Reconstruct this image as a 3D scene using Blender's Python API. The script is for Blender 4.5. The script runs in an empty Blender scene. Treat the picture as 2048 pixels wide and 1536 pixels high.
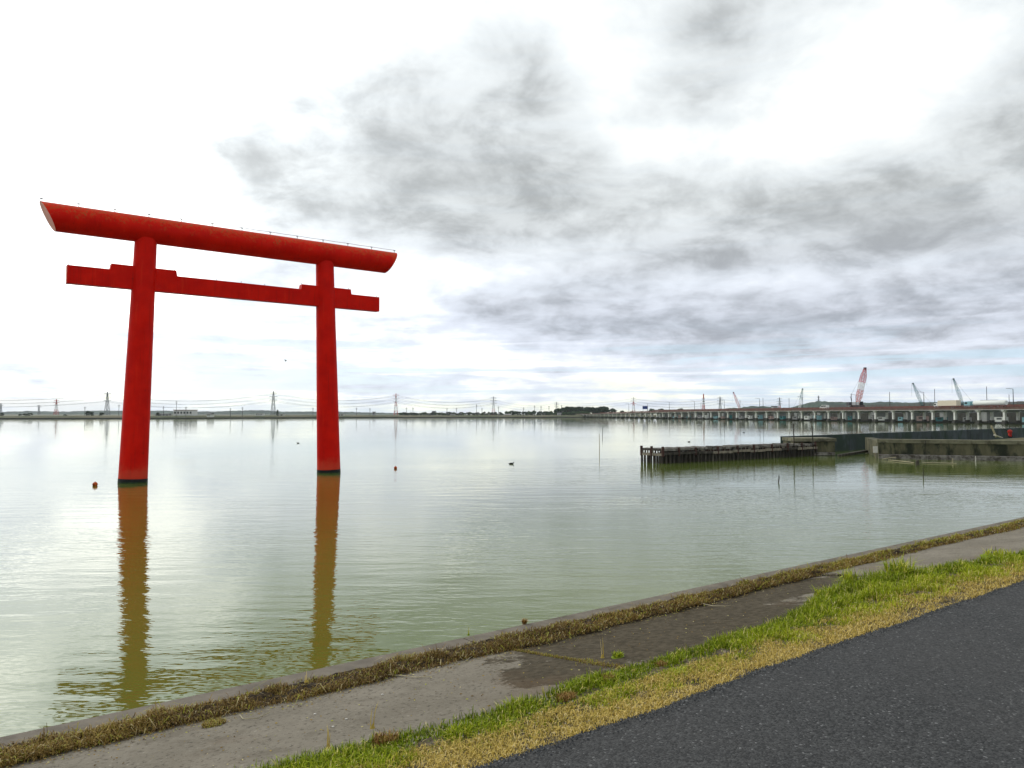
import bpy, math, random
import numpy as np
from mathutils import Vector, Matrix

random.seed(7)
rng = np.random.default_rng(7)
S = bpy.context.scene
C = S.collection
R = math.radians

# ------------------------------------------------------------------ camera
F_PX, PITCH, EYE = 1485.7, 0.0404, 4.233          # focal length in px of a 2048 px wide picture
cam_d = bpy.data.cameras.new('camera')
cam = bpy.data.objects.new('camera', cam_d)
C.objects.link(cam)
cam_d.sensor_width = 36.0
cam_d.lens = 36.0 * F_PX / 2048.0
cam_d.clip_start = 0.05
cam_d.clip_end = 30000
cam.location = (0, 0, EYE)
cam.rotation_euler = (math.pi / 2 + PITCH, 0, 0)
S.camera = cam

# ------------------------------------------------------------------ world / sky
SUN_AZ, SUN_EL = R(-48), R(36)                     # azimuth from +Y towards +X
W = bpy.data.worlds.new('World')
S.world = W
W.use_nodes = True
nt = W.node_tree
nt.nodes.clear()


class NB:
    """small helper to write node maths"""
    def __init__(s, tree): s.t = tree
    def n(s, typ, **kw):
        o = s.t.nodes.new(typ)
        for k, v in kw.items(): setattr(o, k, v)
        return o
    def put(s, sock, v):
        if isinstance(v, bpy.types.NodeSocket): s.t.links.new(v, sock)
        elif v is not None: sock.default_value = v
    def m(s, op, a, b=None, c=None, clamp=False):
        o = s.n('ShaderNodeMath', operation=op, use_clamp=clamp)
        s.put(o.inputs[0], a); s.put(o.inputs[1], b); s.put(o.inputs[2], c)
        return o.outputs[0]
    def mix(s, f, a, b, mode='MIX'):
        o = s.n('ShaderNodeMix', data_type='RGBA', blend_type=mode)
        s.put(o.inputs[0], f)
        s.put(o.inputs[6], a if not isinstance(a, tuple) else (*a[:3], 1))
        s.put(o.inputs[7], b if not isinstance(b, tuple) else (*b[:3], 1))
        return o.outputs[2]
    def noise(s, vec, scale, detail=4, rough=.5, dist=0.0, out=0, lac=2.0):
        o = s.n('ShaderNodeTexNoise')
        s.put(o.inputs['Vector'], vec); s.put(o.inputs['Scale'], scale)
        o.inputs['Detail'].default_value = detail; o.inputs['Roughness'].default_value = rough
        o.inputs['Distortion'].default_value = dist; o.inputs['Lacunarity'].default_value = lac
        return o.outputs[out]
    def ramp(s, f, lo, hi, a=0.0, b=1.0, smooth=True):
        o = s.n('ShaderNodeMapRange', interpolation_type='SMOOTHSTEP' if smooth else 'LINEAR')
        s.put(o.inputs[0], f); o.inputs[1].default_value = lo; o.inputs[2].default_value = hi
        o.inputs[3].default_value = a; o.inputs[4].default_value = b
        return o.outputs[0]
    def vec(s, x, y, z):
        o = s.n('ShaderNodeCombineXYZ')
        s.put(o.inputs[0], x); s.put(o.inputs[1], y); s.put(o.inputs[2], z)
        return o.outputs[0]
    def sep(s, v):
        o = s.n('ShaderNodeSeparateXYZ'); s.put(o.inputs[0], v)
        return o.outputs
    def mapv(s, v, scale=(1, 1, 1), rot=(0, 0, 0), loc=(0, 0, 0)):
        o = s.n('ShaderNodeMapping'); s.put(o.inputs[0], v)
        o.inputs['Scale'].default_value = scale; o.inputs['Rotation'].default_value = rot
        o.inputs['Location'].default_value = loc
        return o.outputs[0]
    def obj(s):
        return s.n('ShaderNodeTexCoord').outputs['Object']


b = NB(nt)
gen = b.n('ShaderNodeTexCoord').outputs['Generated']
vx, vy, vz = b.sep(gen)
el = b.m('ARCSINE', vz)
az = b.m('ARCTAN2', vx, vy)
zc = b.m('MAXIMUM', vz, 0.0)
den = b.m('ADD', zc, 0.27)
px_ = b.m('DIVIDE', vx, den)
py_ = b.m('DIVIDE', vy, den)
pl = b.vec(px_, py_, 0.0)
n_big = b.noise(b.mapv(pl, (2.1, 2.1, 1), (0, 0, R(12)), (3.1, 1.7, 0)), 1.0, 6, .50, .35)
n_fine = b.noise(b.mapv(pl, (5.4, 5.2, 1), (0, 0, R(-8)), (7.1, 2.2, 4)), 1.0, 7, .62, .25)
n_strk = b.noise(b.mapv(b.vec(az, b.m('DIVIDE', el, 0.16), 0.0), (2.4, 9.0, 1), (0, 0, R(4)), (1.3, 0.4, 9)), 1.0, 6, .6, .6)


def blobs(lst):
    tot = None
    for a0, e0, sa, se, amp in lst:
        da = b.m('DIVIDE', b.m('SUBTRACT', az, R(a0)), R(sa))
        de = b.m('DIVIDE', b.m('SUBTRACT', el, R(e0)), R(se))
        q = b.m('ADD', b.m('MULTIPLY', da, da), b.m('MULTIPLY', de, de))
        g = b.m('MULTIPLY', b.m('EXPONENT', b.m('MULTIPLY', q, -1.0)), amp)
        tot = g if tot is None else b.m('ADD', tot, g)
    return tot


# the cloud banks: (azimuth, elevation, half widths, weight), all round the horizon
bank = blobs([(-5.0, 16.8, 11, 4.4, .68), (-8, 23, 6.5, 4.5, .45), (-.5, 26.5, 5, 5, .40), (-18.5, 18, 9, 3.4, .56), (3, 13.5, 7, 3, .25), (8.5, 16.2, 6, 2.6, .36), (-12, 14.5, 5, 2, .22),
              (15.5, 27, 3.6, 5, .36), (27, 25, 7, 5, -.40), (13, 20.5, 4, 2.5, -.25), (17.5, 13.4, 10, 4.0, .60), (28.5, 13.4, 8, 4.5, .66), (36, 18.5, 4.5, 5, .45),
              (19, 6.8, 19, 3.0, .66), (-1, 8.0, 8, 2.0, .42), (4.5, 12.4, 3.6, 2.2, -.42), (22.5, 19.8, 5, 3.0, -.45), (8, 22.5, 3.5, 5, -.35), (19, 9.7, 4, 1.2, -.35), (5, 19, 6, 6, .20),
              (62, 22, 26, 18, .55), (105, 30, 34, 26, .6), (160, 28, 34, 26, .6), (-150, 30, 34, 26, .6), (-105, 25, 20, 14, .35), (20, 56, 60, 18, .40),  # banks out of view, added to cut the light on gate front and ground
              (38, 4, 14, 4, .30), (-2, 3.1, 8, .8, .28), (-34, 3.1, 7, .6, .3)])
d0 = b.m('ADD', b.m('MULTIPLY', b.m('SUBTRACT', n_big, .5), 1.9), b.m('MULTIPLY', b.m('SUBTRACT', n_fine, .5), 1.0))
d0 = b.m('ADD', d0, bank)
low = b.ramp(el, R(2), R(11), 1.0, 0.0)
d0 = b.m('ADD', d0, b.m('MULTIPLY', b.m('MULTIPLY', b.m('SUBTRACT', n_strk, .5), 2.4), low))
dens = b.ramp(d0, 0.0, .92)
veil = b.ramp(d0, -.50, .26)
# light of the veil: strongest round the hidden sun
glow = blobs([(-44, 30, 25, 20, 1.0)])
gside = blobs([(-30, 10, 22, 14, 1.0)])
lum = b.m('ADD', b.m('ADD', b.ramp(n_fine, .3, .7, 9.9, 7.7), b.m('MULTIPLY', glow, 24.0)), b.m('MULTIPLY', gside, 4.5))
thin = b.mix(b.ramp(el, R(0), R(9)), (1.0, 1.0, .80), (1.0, 1.0, .94))
vm = b.n('ShaderNodeVectorMath', operation='SCALE')
b.put(vm.inputs[0], thin); b.put(vm.inputs['Scale'], lum)
bright = vm.outputs[0]
gl2 = b.m('ADD', 4.1, b.m('MULTIPLY', glow, 7.0))
gl2 = b.m('MULTIPLY', gl2, b.ramp(n_fine, .32, .68, 1.22, .80))
gcol = b.mix(b.ramp(el, R(6), R(16)), (.885, .945, 1.07), (.94, .99, 1.01))
vm2 = b.n('ShaderNodeVectorMath', operation='SCALE')
b.put(vm2.inputs[0], gcol); b.put(vm2.inputs['Scale'], gl2)
vm3 = b.n('ShaderNodeVectorMath', operation='SCALE')
b.put(vm3.inputs[0], gcol); b.put(vm3.inputs['Scale'], b.m('ADD', 6.9, b.m('MULTIPLY', glow, 12.0)))
cl = b.mix(dens, b.mix(veil, bright, vm3.outputs[0]), vm2.outputs[0])
sky = b.n('ShaderNodeTexSky', sky_type='NISHITA')
sky.sun_disc = False
sky.sun_elevation = SUN_EL
sky.sun_rotation = SUN_AZ
sky.dust_density = 1.5
gap = b.m('MULTIPLY', b.ramp(n_strk, .47, .60), b.ramp(el, R(3), R(7.0), .75, .03))
fin = b.mix(gap, cl, b.mix(.6, sky.outputs[0], (5.6, 7.6, 9.6)))
bg = b.n('ShaderNodeBackground')
bg.inputs[1].default_value = 0.10
b.put(bg.inputs[0], fin)
wo = b.n('ShaderNodeOutputWorld')
nt.links.new(bg.outputs[0], wo.inputs[0])

# ------------------------------------------------------------------ sun behind the cloud
sd = bpy.data.lights.new('sun', 'SUN')
sun = bpy.data.objects.new('sun', sd)
C.objects.link(sun)
sd.energy = 0.7
sd.angle = R(14)
sd.color = (1.0, .95, .86)
dirv = Vector((math.sin(SUN_AZ) * math.cos(SUN_EL), math.cos(SUN_AZ) * math.cos(SUN_EL), math.sin(SUN_EL)))
sun.rotation_euler = dirv.to_track_quat('Z', 'Y').to_euler()
sun.location = (0, 0, 60)

S.view_settings.view_transform = 'Standard'
S.view_settings.look = 'None'
S.view_settings.exposure = 0.50
S.view_settings.gamma = 1.0
S.view_settings.use_curve_mapping = False
S.render.engine = 'CYCLES'
S.cycles.max_bounces = 6
S.cycles.volume_bounces = 1
S.cycles.use_denoising = True
S.cycles.sample_clamp_indirect = 2.5


# ------------------------------------------------------------------ helpers
def at(px, py, z=0.0):
    """world point at height z under the picture point px, py of the 2048 x 1536 photograph"""
    u, v = px - 1024, 768 - py
    c, s = math.cos(PITCH), math.sin(PITCH)
    d = Vector((u, F_PX * c - v * s, F_PX * s + v * c))
    t = (z - EYE) / d.z
    return Vector((d.x * t, d.y * t, z))


def atY(px, py, Y):
    """world point at distance Y"""
    u, v = px - 1024, 768 - py
    c, s = math.cos(PITCH), math.sin(PITCH)
    d = Vector((u, F_PX * c - v * s, F_PX * s + v * c))
    t = Y / d.y
    return Vector((d.x * t, Y, EYE + d.z * t))


BD = Vector((.8, .6, 0))       # along the shore
BN = Vector((-.6, .8, 0))      # towards the water


def bk(s, w, z=0.0):
    return Vector((.8 * s - .6 * w, .6 * s + .8 * w, z))


ROOT = {}


def props(o, label=None, cat=None, group=None, kind=None):
    if label: o['label'] = label
    if cat: o['category'] = cat
    if group: o['group'] = group
    if kind: o['kind'] = kind
    return o


def empty(name, loc, label, cat, group=None):
    o = bpy.data.objects.new(name, None)
    o.empty_display_size = .3
    C.objects.link(o)
    o.location = loc
    ROOT[o.name] = Vector(loc)
    return props(o, label, cat, group)


def copy_tree(o, parent=None):
    c = o.copy()
    C.objects.link(c)
    c.parent = parent
    for ch in list(o.children):
        copy_tree(ch, c)
    return c


class MB:
    def __init__(s): s.v = []; s.f = []; s.sm = []
    def add(s, vs, fs, smooth=False):
        k = len(s.v)
        s.v += [Vector(v) for v in vs]
        for f in fs:
            s.f.append(tuple(i + k for i in f)); s.sm.append(smooth)
        return s
    def box(s, c, size, ax=None, rz=0.0, taper=1.0):
        c = Vector(c)
        if ax is None:
            X = Vector((math.cos(rz), math.sin(rz), 0)); Y = Vector((-math.sin(rz), math.cos(rz), 0)); Z = Vector((0, 0, 1))
        else: X, Y, Z = ax
        vs = []
        for k in (-.5, .5):
            t = taper if k > 0 else 1
            for i, j in ((-.5, -.5), (.5, -.5), (.5, .5), (-.5, .5)):
                vs.append(c + X * (i * size[0] * t) + Y * (j * size[1] * t) + Z * (k * size[2]))
        return s.add(vs, [(3, 2, 1, 0), (4, 5, 6, 7), (0, 1, 5, 4), (1, 2, 6, 5), (2, 3, 7, 6), (3, 0, 4, 7)])
    def bar(s, a, e, wd, h=None):
        a, e = Vector(a), Vector(e); d = e - a; L = d.length
        if L < 1e-6: return s
        Z = d / L
        X = Z.cross(Vector((0, 0, 1))) if abs(Z.z) < .95 else Z.cross(Vector((0, 1, 0)))
        X.normalize(); Y = Z.cross(X)
        return s.box((a + e) / 2, (wd, h or wd, L), (X, Y, Z))
    def tube(s, pts, rad, n=8, cap=True):
        pts = [Vector(p) for p in pts]
        if not isinstance(rad, (list, tuple)): rad = [rad] * len(pts)
        vs = []; fs = []
        for i, p in enumerate(pts):
            d = (pts[min(i + 1, len(pts) - 1)] - pts[max(i - 1, 0)]).normalized()
            X = d.cross(Vector((0, 0, 1))) if abs(d.z) < .95 else d.cross(Vector((0, 1, 0)))
            X.normalize(); Y = d.cross(X)
            for k in range(n):
                a = 2 * math.pi * k / n
                vs.append(p + (X * math.cos(a) + Y * math.sin(a)) * rad[i])
        for i in range(len(pts) - 1):
            for k in range(n):
                q = (k + 1) % n
                fs.append((i * n + k, i * n + q, (i + 1) * n + q, (i + 1) * n + k))
        s.add(vs, fs, n > 5)
        if cap:
            s.add(vs[:n], [tuple(range(n))]); s.add(vs[-n:], [tuple(reversed(range(n)))])
        return s
    def prism(s, prof, o, X, Y, Z, depth):
        """profile in X, Y extruded by depth along Z, from o"""
        o = Vector(o); n = len(prof)
        vs = [o + X * p[0] + Y * p[1] for p in prof] + [o + X * p[0] + Y * p[1] + Z * depth for p in prof]
        fs = [tuple(reversed(range(n))), tuple(range(n, 2 * n))]
        for i in range(n): fs.append((i, (i + 1) % n, n + (i + 1) % n, n + i))
        return s.add(vs, fs)
    def ball(s, c, r, n=10, m=7, sq=(1, 1, 1)):
        c = Vector(c); vs = []; fs = []
        for j in range(m + 1):
            t = math.pi * j / m
            for k in range(n):
                a = 2 * math.pi * k / n
                vs.append(c + Vector((r * sq[0] * math.sin(t) * math.cos(a), r * sq[1] * math.sin(t) * math.sin(a), r * sq[2] * math.cos(t))))
        for j in range(m):
            for k in range(n):
                fs.append((j * n + k, (j + 1) * n + k, (j + 1) * n + (k + 1) % n, j * n + (k + 1) % n))
        return s.add(vs, fs, True)
    def mesh(s, name, off=Vector((0, 0, 0))):
        me = bpy.data.meshes.new(name)
        me.from_pydata([tuple(v - off) for v in s.v], [], s.f)
        me.polygons.foreach_set('use_smooth', s.sm)
        me.validate(); me.update()
        return me
    def build(s, name, mat, parent=None, local=False, bevel=0):
        """verts are world coordinates unless local; parts sit under an unrotated root"""
        off = Vector((0, 0, 0))
        if parent is not None and not local:
            r = parent
            while r.parent: r = r.parent
            off = ROOT.get(r.name, Vector((0, 0, 0)))
        o = bpy.data.objects.new(name, s.mesh(name, off))
        o.data.materials.append(mat)
        C.objects.link(o)
        if parent: o.parent = parent
        if bevel:
            md = o.modifiers.new('bevel', 'BEVEL'); md.width = bevel; md.segments = 2; md.limit_method = 'ANGLE'; md.angle_limit = R(40)
        return o


def np_mesh(name, V, Fq=None, Ft=None, mat=None, tint=None, smooth=False):
    """fast mesh from numpy arrays of quads and triangles"""
    me = bpy.data.meshes.new(name)
    loops = []; starts = []; k = 0
    if Fq is not None and len(Fq): loops.append(Fq.ravel()); starts.append(np.arange(len(Fq)) * 4); k = len(Fq) * 4
    if Ft is not None and len(Ft): loops.append(Ft.ravel()); starts.append(k + np.arange(len(Ft)) * 3)
    L = np.concatenate(loops).astype(np.int32); St = np.concatenate(starts).astype(np.int32)
    me.vertices.add(len(V)); me.vertices.foreach_set('co', V.astype(np.float32).ravel())
    me.loops.add(len(L)); me.loops.foreach_set('vertex_index', L)
    me.polygons.add(len(St)); me.polygons.foreach_set('loop_start', St)
    if tint is not None:
        a = me.attributes.new('tint', 'FLOAT', 'POINT'); a.data.foreach_set('value', tint.astype(np.float32))
    me.update(calc_edges=True)
    me.polygons.foreach_set('use_smooth', np.full(len(St), smooth))
    me.validate()
    o = bpy.data.objects.new(name, me)
    if mat: me.materials.append(mat)
    C.objects.link(o)
    return o


# ------------------------------------------------------------------ materials
def mat(name, col, rough=.7, var=.15, scale=3.0, col2=None, f2=(.5, .7), s2=1.0, bump=0.0, bscale=None, metal=0.0, spec=.18, stretch=(1, 1, 1)):
    """base colour with fine value noise and, if col2 is given, blotches of a second colour"""
    M = bpy.data.materials.new(name); M.use_nodes = True
    t = M.node_tree; q = NB(t)
    P = t.nodes['Principled BSDF']
    co = q.mapv(q.obj(), stretch)
    n1 = q.noise(co, scale, 6, .62)
    lo = tuple(c * (1 - var) for c in col); hi = tuple(c * (1 + var) for c in col)
    c = q.mix(q.ramp(n1, .3, .7), lo, hi)
    if col2 is not None:
        n2 = q.noise(q.mapv(co, loc=(5, 3, 8)), s2, 7, .65, .3)
        c = q.mix(q.ramp(n2, *f2), c, col2)
    q.put(P.inputs['Base Color'], c)
    P.inputs['Roughness'].default_value = rough
    P.inputs['Metallic'].default_value = metal
    P.inputs['Specular IOR Level'].default_value = spec
    if bump:
        bn = q.n('ShaderNodeBump'); bn.inputs['Distance'].default_value = bump; bn.inputs['Strength'].default_value = 1
        q.put(bn.inputs['Height'], q.noise(co, bscale or scale * 4, 6, .65)); q.put(P.inputs['Normal'], bn.outputs[0])
    return M


M = {}
# vermilion paint with grime
def red_paint():
    m_ = bpy.data.materials.new('vermilion_paint'); m_.use_nodes = True
    t = m_.node_tree; q = NB(t); P = t.nodes['Principled BSDF']
    co = q.obj()
    geo = q.n('ShaderNodeNewGeometry')
    nz = q.sep(geo.outputs['Normal'])[2]; z = q.sep(geo.outputs['Position'])[2]
    n1 = q.noise(co, .9, 6, .6)
    c = q.mix(q.ramp(n1, .3, .72), (.56, .0035, .0006), (.70, .0070, .0008))
    # weathering that lies on upward faces: streaks of moss and chalked orange paint
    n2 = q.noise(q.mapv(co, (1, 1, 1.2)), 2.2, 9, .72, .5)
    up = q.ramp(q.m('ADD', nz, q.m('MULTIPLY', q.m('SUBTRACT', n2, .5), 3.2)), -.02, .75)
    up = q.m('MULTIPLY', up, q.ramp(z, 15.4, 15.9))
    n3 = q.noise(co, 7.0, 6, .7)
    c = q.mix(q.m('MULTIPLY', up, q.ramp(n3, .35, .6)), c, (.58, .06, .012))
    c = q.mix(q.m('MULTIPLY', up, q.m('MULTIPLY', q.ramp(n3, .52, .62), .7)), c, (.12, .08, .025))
    # rain streaks down the posts
    n6 = q.noise(q.mapv(co, (7, 7, .35)), 1.0, 6, .65)
    c = q.mix(q.m('MULTIPLY', q.ramp(n6, .54, .70), .38), c, (.27, .008, .003))
    c = q.mix(q.m('MULTIPLY', q.ramp(n6, .30, .42, 1, 0), .28), c, (.72, .055, .015))
    # dark chips
    n4 = q.noise(q.mapv(co, loc=(4, 1, 1)), 1.3, 8, .7)
    c = q.mix(q.m('MULTIPLY', q.ramp(n4, .66, .72), .6), c, (.05, .006, .004))
    # chalky splash zone above the water
    n5 = q.noise(co, 1.6, 6, .6)
    sp = q.ramp(q.m('ADD', z, q.m('MULTIPLY', q.m('SUBTRACT', n5, .5), 1.4)), .35, 1.25, 1.0, 0.0)
    c = q.mix(q.m('MULTIPLY', sp, .45), c, (.66, .10, .05))
    q.put(P.inputs['Base Color'], c)
    P.inputs['Roughness'].default_value = .5
    P.inputs['Specular IOR Level'].default_value = .06
    bn = q.n('ShaderNodeBump'); bn.inputs['Distance'].default_value = .01
    q.put(bn.inputs['Height'], q.noise(co, 3.0, 8, .6)); q.put(P.inputs['Normal'], bn.outputs[0])
    return m_


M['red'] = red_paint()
M['cap_red'] = mat('faded_end_paint', (.80, .33, .27), .6, .1, 2)
M['black'] = mat('black_tar', (.012, .013, .014), .6, .3, 4)
M['algae'] = mat('green_algae', (.010, .028, .012), .6, .4, 6)
M['steel'] = mat('galvanised_steel', (.28, .29, .30), .45, .1, 4, metal=.5)
M['darksteel'] = mat('dark_steel', (.05, .05, .055), .5, .2, 4)
M['pylon'] = mat('pylon_steel', (.16, .17, .18), .6, .1, 1)
M['redsteel'] = mat('red_mast_paint', (.48, .07, .045), .5, .1, 1)
M['whitesteel'] = mat('white_mast_paint', (.72, .72, .70), .5, .06, 1)
M['wire'] = mat('cable', (.09, .09, .10), .6, .1, 1)
M['teal'] = mat('teal_crane_paint', (.03, .17, .18), .45, .2, 1)
M['cranered'] = mat('crane_red_paint', (.55, .035, .04), .45, .15, 1)
M['cranepink'] = mat('crane_faded_red_paint', (.62, .16, .11), .5, .15, 1)
M['concrete_light'] = mat('pale_concrete', (.52, .53, .50), .8, .12, .8, (.26, .26, .23), (.56, .74), .5)
M['concrete_col'] = mat('column_concrete', (.66, .66, .62), .8, .1, .8, (.40, .40, .35), (.58, .74), .6)
M['concrete_dark'] = mat('dark_wet_concrete', (.045, .043, .036), .7, .35, 1.2, (.09, .085, .07), (.55, .7), .7)
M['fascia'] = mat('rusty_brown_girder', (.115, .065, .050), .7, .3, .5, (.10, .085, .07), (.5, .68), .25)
M['rail_brown'] = mat('red_brown_railing', (.15, .055, .045), .6, .25, .6)
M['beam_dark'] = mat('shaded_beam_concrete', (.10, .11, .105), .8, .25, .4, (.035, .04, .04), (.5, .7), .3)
M['grey_panel'] = mat('grey_pier_concrete', (.30, .31, .30), .85, .1, .3, (.18, .19, .19), (.55, .75), .2)
M['wood'] = mat('weathered_timber', (.055, .048, .040), .85, .45, 3, (.13, .115, .095), (.52, .7), 2.5, .004, 20, stretch=(1, 1, .25))
M['wood_pale'] = mat('pale_driftwood', (.24, .21, .165), .85, .3, 4, (.10, .085, .065), (.5, .68), 3)
M['wood_red'] = mat('reddish_timber_head', (.065, .034, .028), .85, .4, 5)
M['rubble'] = mat('grey_rubble', (.20, .185, .165), .9, .4, 3, (.07, .06, .05), (.48, .62), 2)
M['harbour_wall'] = mat('mossy_harbour_concrete', (.105, .098, .058), .85, .35, 1.1, (.024, .028, .018), (.46, .62), 1.0, .01, 6, stretch=(1, 1, .35))
M['harbour_cap'] = mat('harbour_coping_concrete', (.175, .165, .110), .85, .25, 1.5, (.06, .056, .04), (.5, .68), .8, .006, 8)
M['breakwater'] = mat('blue_black_breakwater', (.042, .053, .058), .75, .4, .6, (.022, .038, .028), (.45, .6), .5, stretch=(1, 1, .5))
M['bamboo'] = mat('pale_bamboo', (.34, .30, .20), .7, .2, 6)
M['boardwhite'] = mat('white_signboard', (.55, .52, .48), .7, .08, 3)
M['buoy'] = mat('orange_float_plastic', (.52, .085, .012), .45, .2, 4, (.16, .03, .01), (.5, .62), 5)
M['buoy_dark'] = mat('dark_float', (.02, .02, .02), .5, .2, 4)
M['feather'] = mat('dark_feathers', (.018, .017, .016), .7, .3, 8)
M['bill'] = mat('pale_bill', (.6, .58, .5), .5, .05, 3)
M['leafdark'] = mat('dark_foliage', (.020, .040, .018), .8, .5, .6)
M['leafmid'] = mat('green_foliage', (.045, .085, .028), .8, .5, .6)
M['bark'] = mat('bark', (.06, .045, .03), .9, .3, 3)
M['hill'] = mat('wooded_hill', (.040, .062, .045), .9, .45, .02, (.025, .042, .034), (.45, .6), .012)
M['white_wall'] = mat('white_wall', (.62, .62, .60), .7, .06, .4)
M['grey_wall'] = mat('grey_wall', (.30, .30, .30), .7, .1, .4)
M['roof_dark'] = mat('dark_roof', (.07, .07, .08), .7, .2, .5)
M['roof_pink'] = mat('faded_roof', (.42, .30, .27), .7, .1, .5)
M['glass_dark'] = mat('dark_window', (.02, .025, .03), .2, .1, 1)
M['bluesign'] = mat('blue_sign', (.015, .05, .22), .5, .05, 2)
M['tyre'] = mat('tyre_rubber', (.015, .015, .015), .8, .1, 3)
M['truck_blue'] = mat('pale_blue_truck_paint', (.22, .42, .46), .4, .06, 2)
M['truck_white'] = mat('white_truck_paint', (.72, .74, .70), .4, .04, 2)
M['truck_cream'] = mat('cream_truck_paint', (.68, .60, .46), .45, .05, 2)
M['boat_red'] = mat('red_paint_worn', (.40, .02, .012), .5, .3, 3)


def tint_mat(name, stops, rough=.75, trans=0.0):
    m_ = bpy.data.materials.new(name); m_.use_nodes = True
    t = m_.node_tree; q = NB(t); P = t.nodes['Principled BSDF']
    at_ = q.n('ShaderNodeAttribute', attribute_name='tint')
    r = q.n('ShaderNodeValToRGB')
    e = r.color_ramp.elements
    for i, (p, c) in enumerate(stops):
        x = e[i] if i < 2 else e.new(p)
        x.position = p; x.color = (*c, 1)
    q.put(r.inputs[0], at_.outputs['Fac'])
    q.put(P.inputs['Base Color'], r.outputs[0])
    P.inputs['Roughness'].default_value = rough
    P.inputs['Specular IOR Level'].default_value = .2
    return m_


# ------------------------------------------------------------------ water
def water_mat():
    m_ = bpy.data.materials.new('lake_water'); m_.use_nodes = True
    t = m_.node_tree; q = NB(t); P = t.nodes['Principled BSDF']
    co = q.obj()
    pat = q.ramp(q.noise(q.mapv(co, (.022, .055, 1), (0, 0, R(20))), 1.0, 4, .6, .6), .40, .60, .25, 1.75)
    near = q.ramp(q.noise(q.mapv(co, (.35, .9, 1), (0, 0, R(12))), 1.0, 3, .5), .35, .65, .55, 1.25)
    EPS = .03
    def height(c):
        n0 = q.noise(q.mapv(c, (.30, 1.05, 1), (0, 0, R(-14))), 1.0, 2, .5, .3)
        n1 = q.noise(q.mapv(c, (1.5, 4.0, 1), (0, 0, R(9))), 1.0, 2, .5, .4)
        n2 = q.noise(q.mapv(c, (5.0, 13.0, 1), (0, 0, R(-5))), 1.0, 1, .5, .3)
        return n0, n1, n2
    H = [height(c) for c in (co, q.mapv(co, loc=(EPS, 0, 0)), q.mapv(co, loc=(0, EPS, 0)))]
    def slope(k):
        tot = None
        for i, (amp, mod) in enumerate(((.018, None), (.0100, pat), (.0026, near))):
            d = q.m('MULTIPLY', q.m('SUBTRACT', H[0][i], H[k][i]), amp / EPS)
            if mod is not None: d = q.m('MULTIPLY', d, mod)
            tot = d if tot is None else q.m('ADD', tot, d)
        return tot
    nv = q.n('ShaderNodeVectorMath', operation='NORMALIZE')
    wy = q.sep(co)[1]
    calm = q.ramp(wy, 14, 120, 1.0, .24)
    q.put(nv.inputs[0], q.vec(q.m('MULTIPLY', slope(1), calm), q.m('MULTIPLY', slope(2), calm), 1.0))
    q.put(P.inputs['Normal'], nv.outputs[0])
    nb = q.noise(q.mapv(co, (.05, .08, 1)), 1.0, 3, .5)
    q.put(P.inputs['Base Color'], q.mix(q.ramp(nb, .35, .65), (.086, .122, .020), (.106, .136, .024)))
    P.inputs['Roughness'].default_value = .03
    P.inputs['IOR'].default_value = 1.46
    return m_


M['water'] = water_mat()
mb = MB().add([(-7000, -3000, 0), (7000, -3000, 0), (7000, 1500, 0), (-7000, 1500, 0)], [(0, 1, 2, 3)])
props(mb.build('water', M['water']), 'calm pale green lake surface', None, None, 'structure')

# ------------------------------------------------------------------ far shore and hills
shore = [(-3500, 560), (-1500, 585), (-900, 610), (at(0, 838.0).x, at(0, 838.0).y), (at(400, 837.0).x, at(400, 837.0).y),
         (at(800, 835.4).x, at(800, 835.4).y), (60, 890), (110, 912), (240, 1000), (600, 960), (1200, 760), (3500, 500)]


def shoreline_y(x):
    for (a, c), (d, e) in zip(shore[:-1], shore[1:]):
        if a <= x <= d: return c + (e - c) * (x - a) / (d - a)
    return shore[-1][1]


def land_mat():
    m_ = bpy.data.materials.new('far_bank_ground'); m_.use_nodes = True
    t = m_.node_tree; q = NB(t); P = t.nodes['Principled BSDF']
    co = q.obj(); z = q.sep(q.n('ShaderNodeNewGeometry').outputs['Position'])[2]
    n1 = q.noise(q.mapv(co, (.02, .06, .3)), 1.0, 7, .65)
    c = q.mix(q.ramp(n1, .35, .65), (.060, .075, .030), (.135, .120, .070))
    c = q.mix(q.ramp(z, .9, 1.1), (.035, .034, .032), c)
    q.put(P.inputs['Base Color'], c); P.inputs['Roughness'].default_value = .9
    return m_


M['land'] = land_mat()
prof = [(0, -1.2), (.6, .95), (2.2, 1.05), (7.5, 2.7), (12, 2.75), (18, 1.9), (6200, 2.2)]
xs = np.concatenate([np.linspace(-3500, -500, 13), np.linspace(-480, 700, 119), np.linspace(760, 3500, 12)])
mb = MB(); n = len(prof); vs = []
for x in xs:
    y = shoreline_y(x)
    for k, (o, z) in enumerate(prof):
        zz = z + (random.uniform(-.18, .18) if 2 < k < 6 else 0)
        vs.append((x, y + o if k < 6 else 6800, zz))
fs = [(i * n + k, (i + 1) * n + k, (i + 1) * n + k + 1, i * n + k + 1) for i in range(len(xs) - 1) for k in range(n - 1)]
mb.add(vs, fs)
props(mb.build('far_shore', M['land']), 'low grassy embankment along the far side of the lake', None, None, 'structure')


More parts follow.
